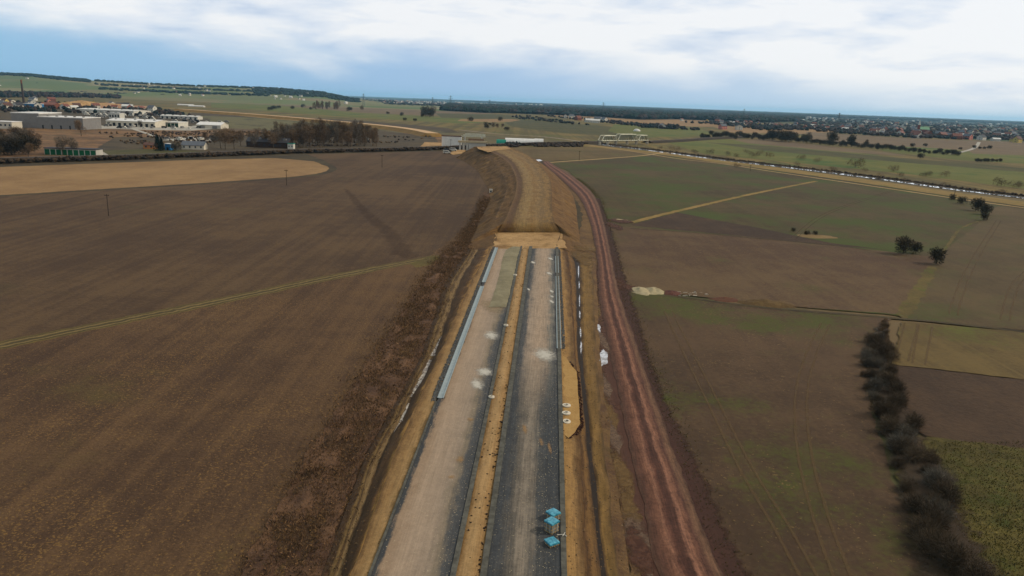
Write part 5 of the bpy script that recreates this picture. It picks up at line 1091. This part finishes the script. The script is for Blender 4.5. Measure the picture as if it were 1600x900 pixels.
def ring(px, py, ro, ri, h, z, label, tilt=0, tr=None):
    r = bpy.data.objects.new('manhole_cover_slab', None); C.objects.link(r); r.location = P(px,py,z); r.rotation_euler = (tilt, tilt*.6, 0); tag(r, label, 'concrete ring', 'concrete manhole rings')
    mb = MB(); n = 36; V=[]
    for rr, zz in ((ro,0),(ro,h),(ri,h),(ri,0)):
        for i in range(n): a=2*math.pi*i/n; V.append((rr*math.cos(a), rr*math.sin(a), zz))
    mb.raw(V, [(k*n+i, k*n+(i+1)%n, ((k+1)%4)*n+(i+1)%n, ((k+1)%4)*n+i) for k in range(4) for i in range(n)]); mb.build('slab', whitec, r)
    mb = MB(); mb.tube((0,0,-.02),(0,0,.03),ri*.99,ri*.99,24); mb.build('shaft_hole', MT['dark'], r)
    mb = MB(); V=[]
    for rr, zz in ((ri+.08,h),(ri+.08,h+.1),(ri,h+.1),(ri,h)):
        for i in range(n): a=2*math.pi*i/n; V.append((rr*math.cos(a), rr*math.sin(a), zz+.002))
    mb.raw(V, [(k*n+i, k*n+(i+1)%n, ((k+1)%4)*n+(i+1)%n, ((k+1)%4)*n+i) for k in range(4) for i in range(n)]); mb.build('neck', whitec, r)
ring(885.2,634,.66,.26,.16,2.0,'white concrete manhole ring, farthest of three on the yellow sand'); ring(884.8,646,.66,.26,.16,2.0,'white concrete manhole ring, middle one of three on the yellow sand'); ring(885.6,659,.58,.24,.14,2.0,'tilted white manhole ring, nearest of three on the yellow sand',.16)
ring(768,621,.48,.2,.2,ZR+.08,'small white manhole ring on the median next to the left carriageway'); ring(805,430.5,.5,.2,.3,ZR+.08,'small white ring far along the median'); ring(790.5,509,.5,.2,.25,ZR+.08,'small white ring on the median near the first dust spill')
# yellow sand bench with dark cut edge beside the rings
bpx = [(874,552),(884,558),(892,570),(901,580),(903,610),(905,640),(907,662),(898,676),(888,684),(878,676),(878,620),(874,570)]
top_ = [jit(P(x,y,1.96), .12, 1.5) for x,y in sum([[bpx[i], ((bpx[i][0]+bpx[(i+1)%12][0])/2,(bpx[i][1]+bpx[(i+1)%12][1])/2)] for i in range(12)], [])]
mb = MB(); mb.face(list(reversed(top_))); k = len(top_)
for i in range(k): a, b = top_[i], top_[(i+1)%k]; mb.face([a, b, Vector((b.x+.15,b.y,.5)), Vector((a.x+.15,a.y,.5))], 1)
o = mb.build('sand_bench', [soil('yellow_sand', col(156,123,76), col(172,140,90), big=6, mid=1.5, fine=.4, seed=90), plain('cut_edge', col(56,36,28), .95, .3, 2)], None, 'structure')
if o.data.polygons[0].normal.z < 0: o.data.polygons[0].flip() if hasattr(o.data.polygons[0],'flip') else None
ed = [P(x,y,1.9) for x,y in bpx[1:9]]; rock_field('cut_edge_clods', [resample(ed,200)[rng.randrange(200)]+Vector((rng.uniform(0,.5),rng.uniform(-.2,.2),rng.uniform(-.9,.05))) for _ in range(420)], .08, .26, [plain('dark_red_clod', col(52,32,28), .95, .3, 2)], 'dark broken earth along the cut edge of the yellow sand', 'earth')
# survey marker, stakes
r = bpy.data.objects.new('survey_marker', None); C.objects.link(r); r.location = P(876,836,ZR+.2); tag(r, 'thin white survey marker with crossed end lying on the kerb beside the nearest pack', 'marker'); b = MB(); b.tube((-.4,0,0),(.35,.1,.05),.035,.035,6); b.build('stake', MT['white'], r); b = MB(); b.tube((.2,-.25,.05),(.5,.4,.08),.035,.035,6); b.tube((.35,.1,.05),(.65,-.25,.05),.035,.035,6); b.build('cross_foot', MT['white'], r)
r = bpy.data.objects.new('culvert_head', None); C.objects.link(r); r.location = P(767,300,.8); tag(r, 'small white concrete culvert head at the left foot of the far embankment', 'culvert'); b = MB(); b.box(-.9,.9,-.5,.5,-.5,1.6); b.build('headwall', whitec, r); b = MB(); b.tube((0,-.52,.4),(0,-.4,.4),.45,.45,16); b.build('pipe_opening', MT['dark'], r)
# ------------------------------------------------------------------ air
if True:
    m = bpy.data.materials.new('haze'); m.use_nodes = True; nt = m.node_tree; nt.nodes.clear(); o_ = nt.nodes.new('ShaderNodeOutputMaterial'); v_ = nt.nodes.new('ShaderNodeVolumePrincipled')
    v_.inputs['Color'].default_value = (.42,.78,1,1); v_.inputs['Density'].default_value = 2.6e-5; v_.inputs['Anisotropy'].default_value = .2; nt.links.new(v_.outputs[0], o_.inputs['Volume'])
    b = MB(); b.box(-41000,41000,-3100,46000,-1,190); o = b.build('haze', m, None, 'stuff'); tag(o, 'pale blue haze in the distance', 'haze')
scene.cycles.volume_bounces = 0
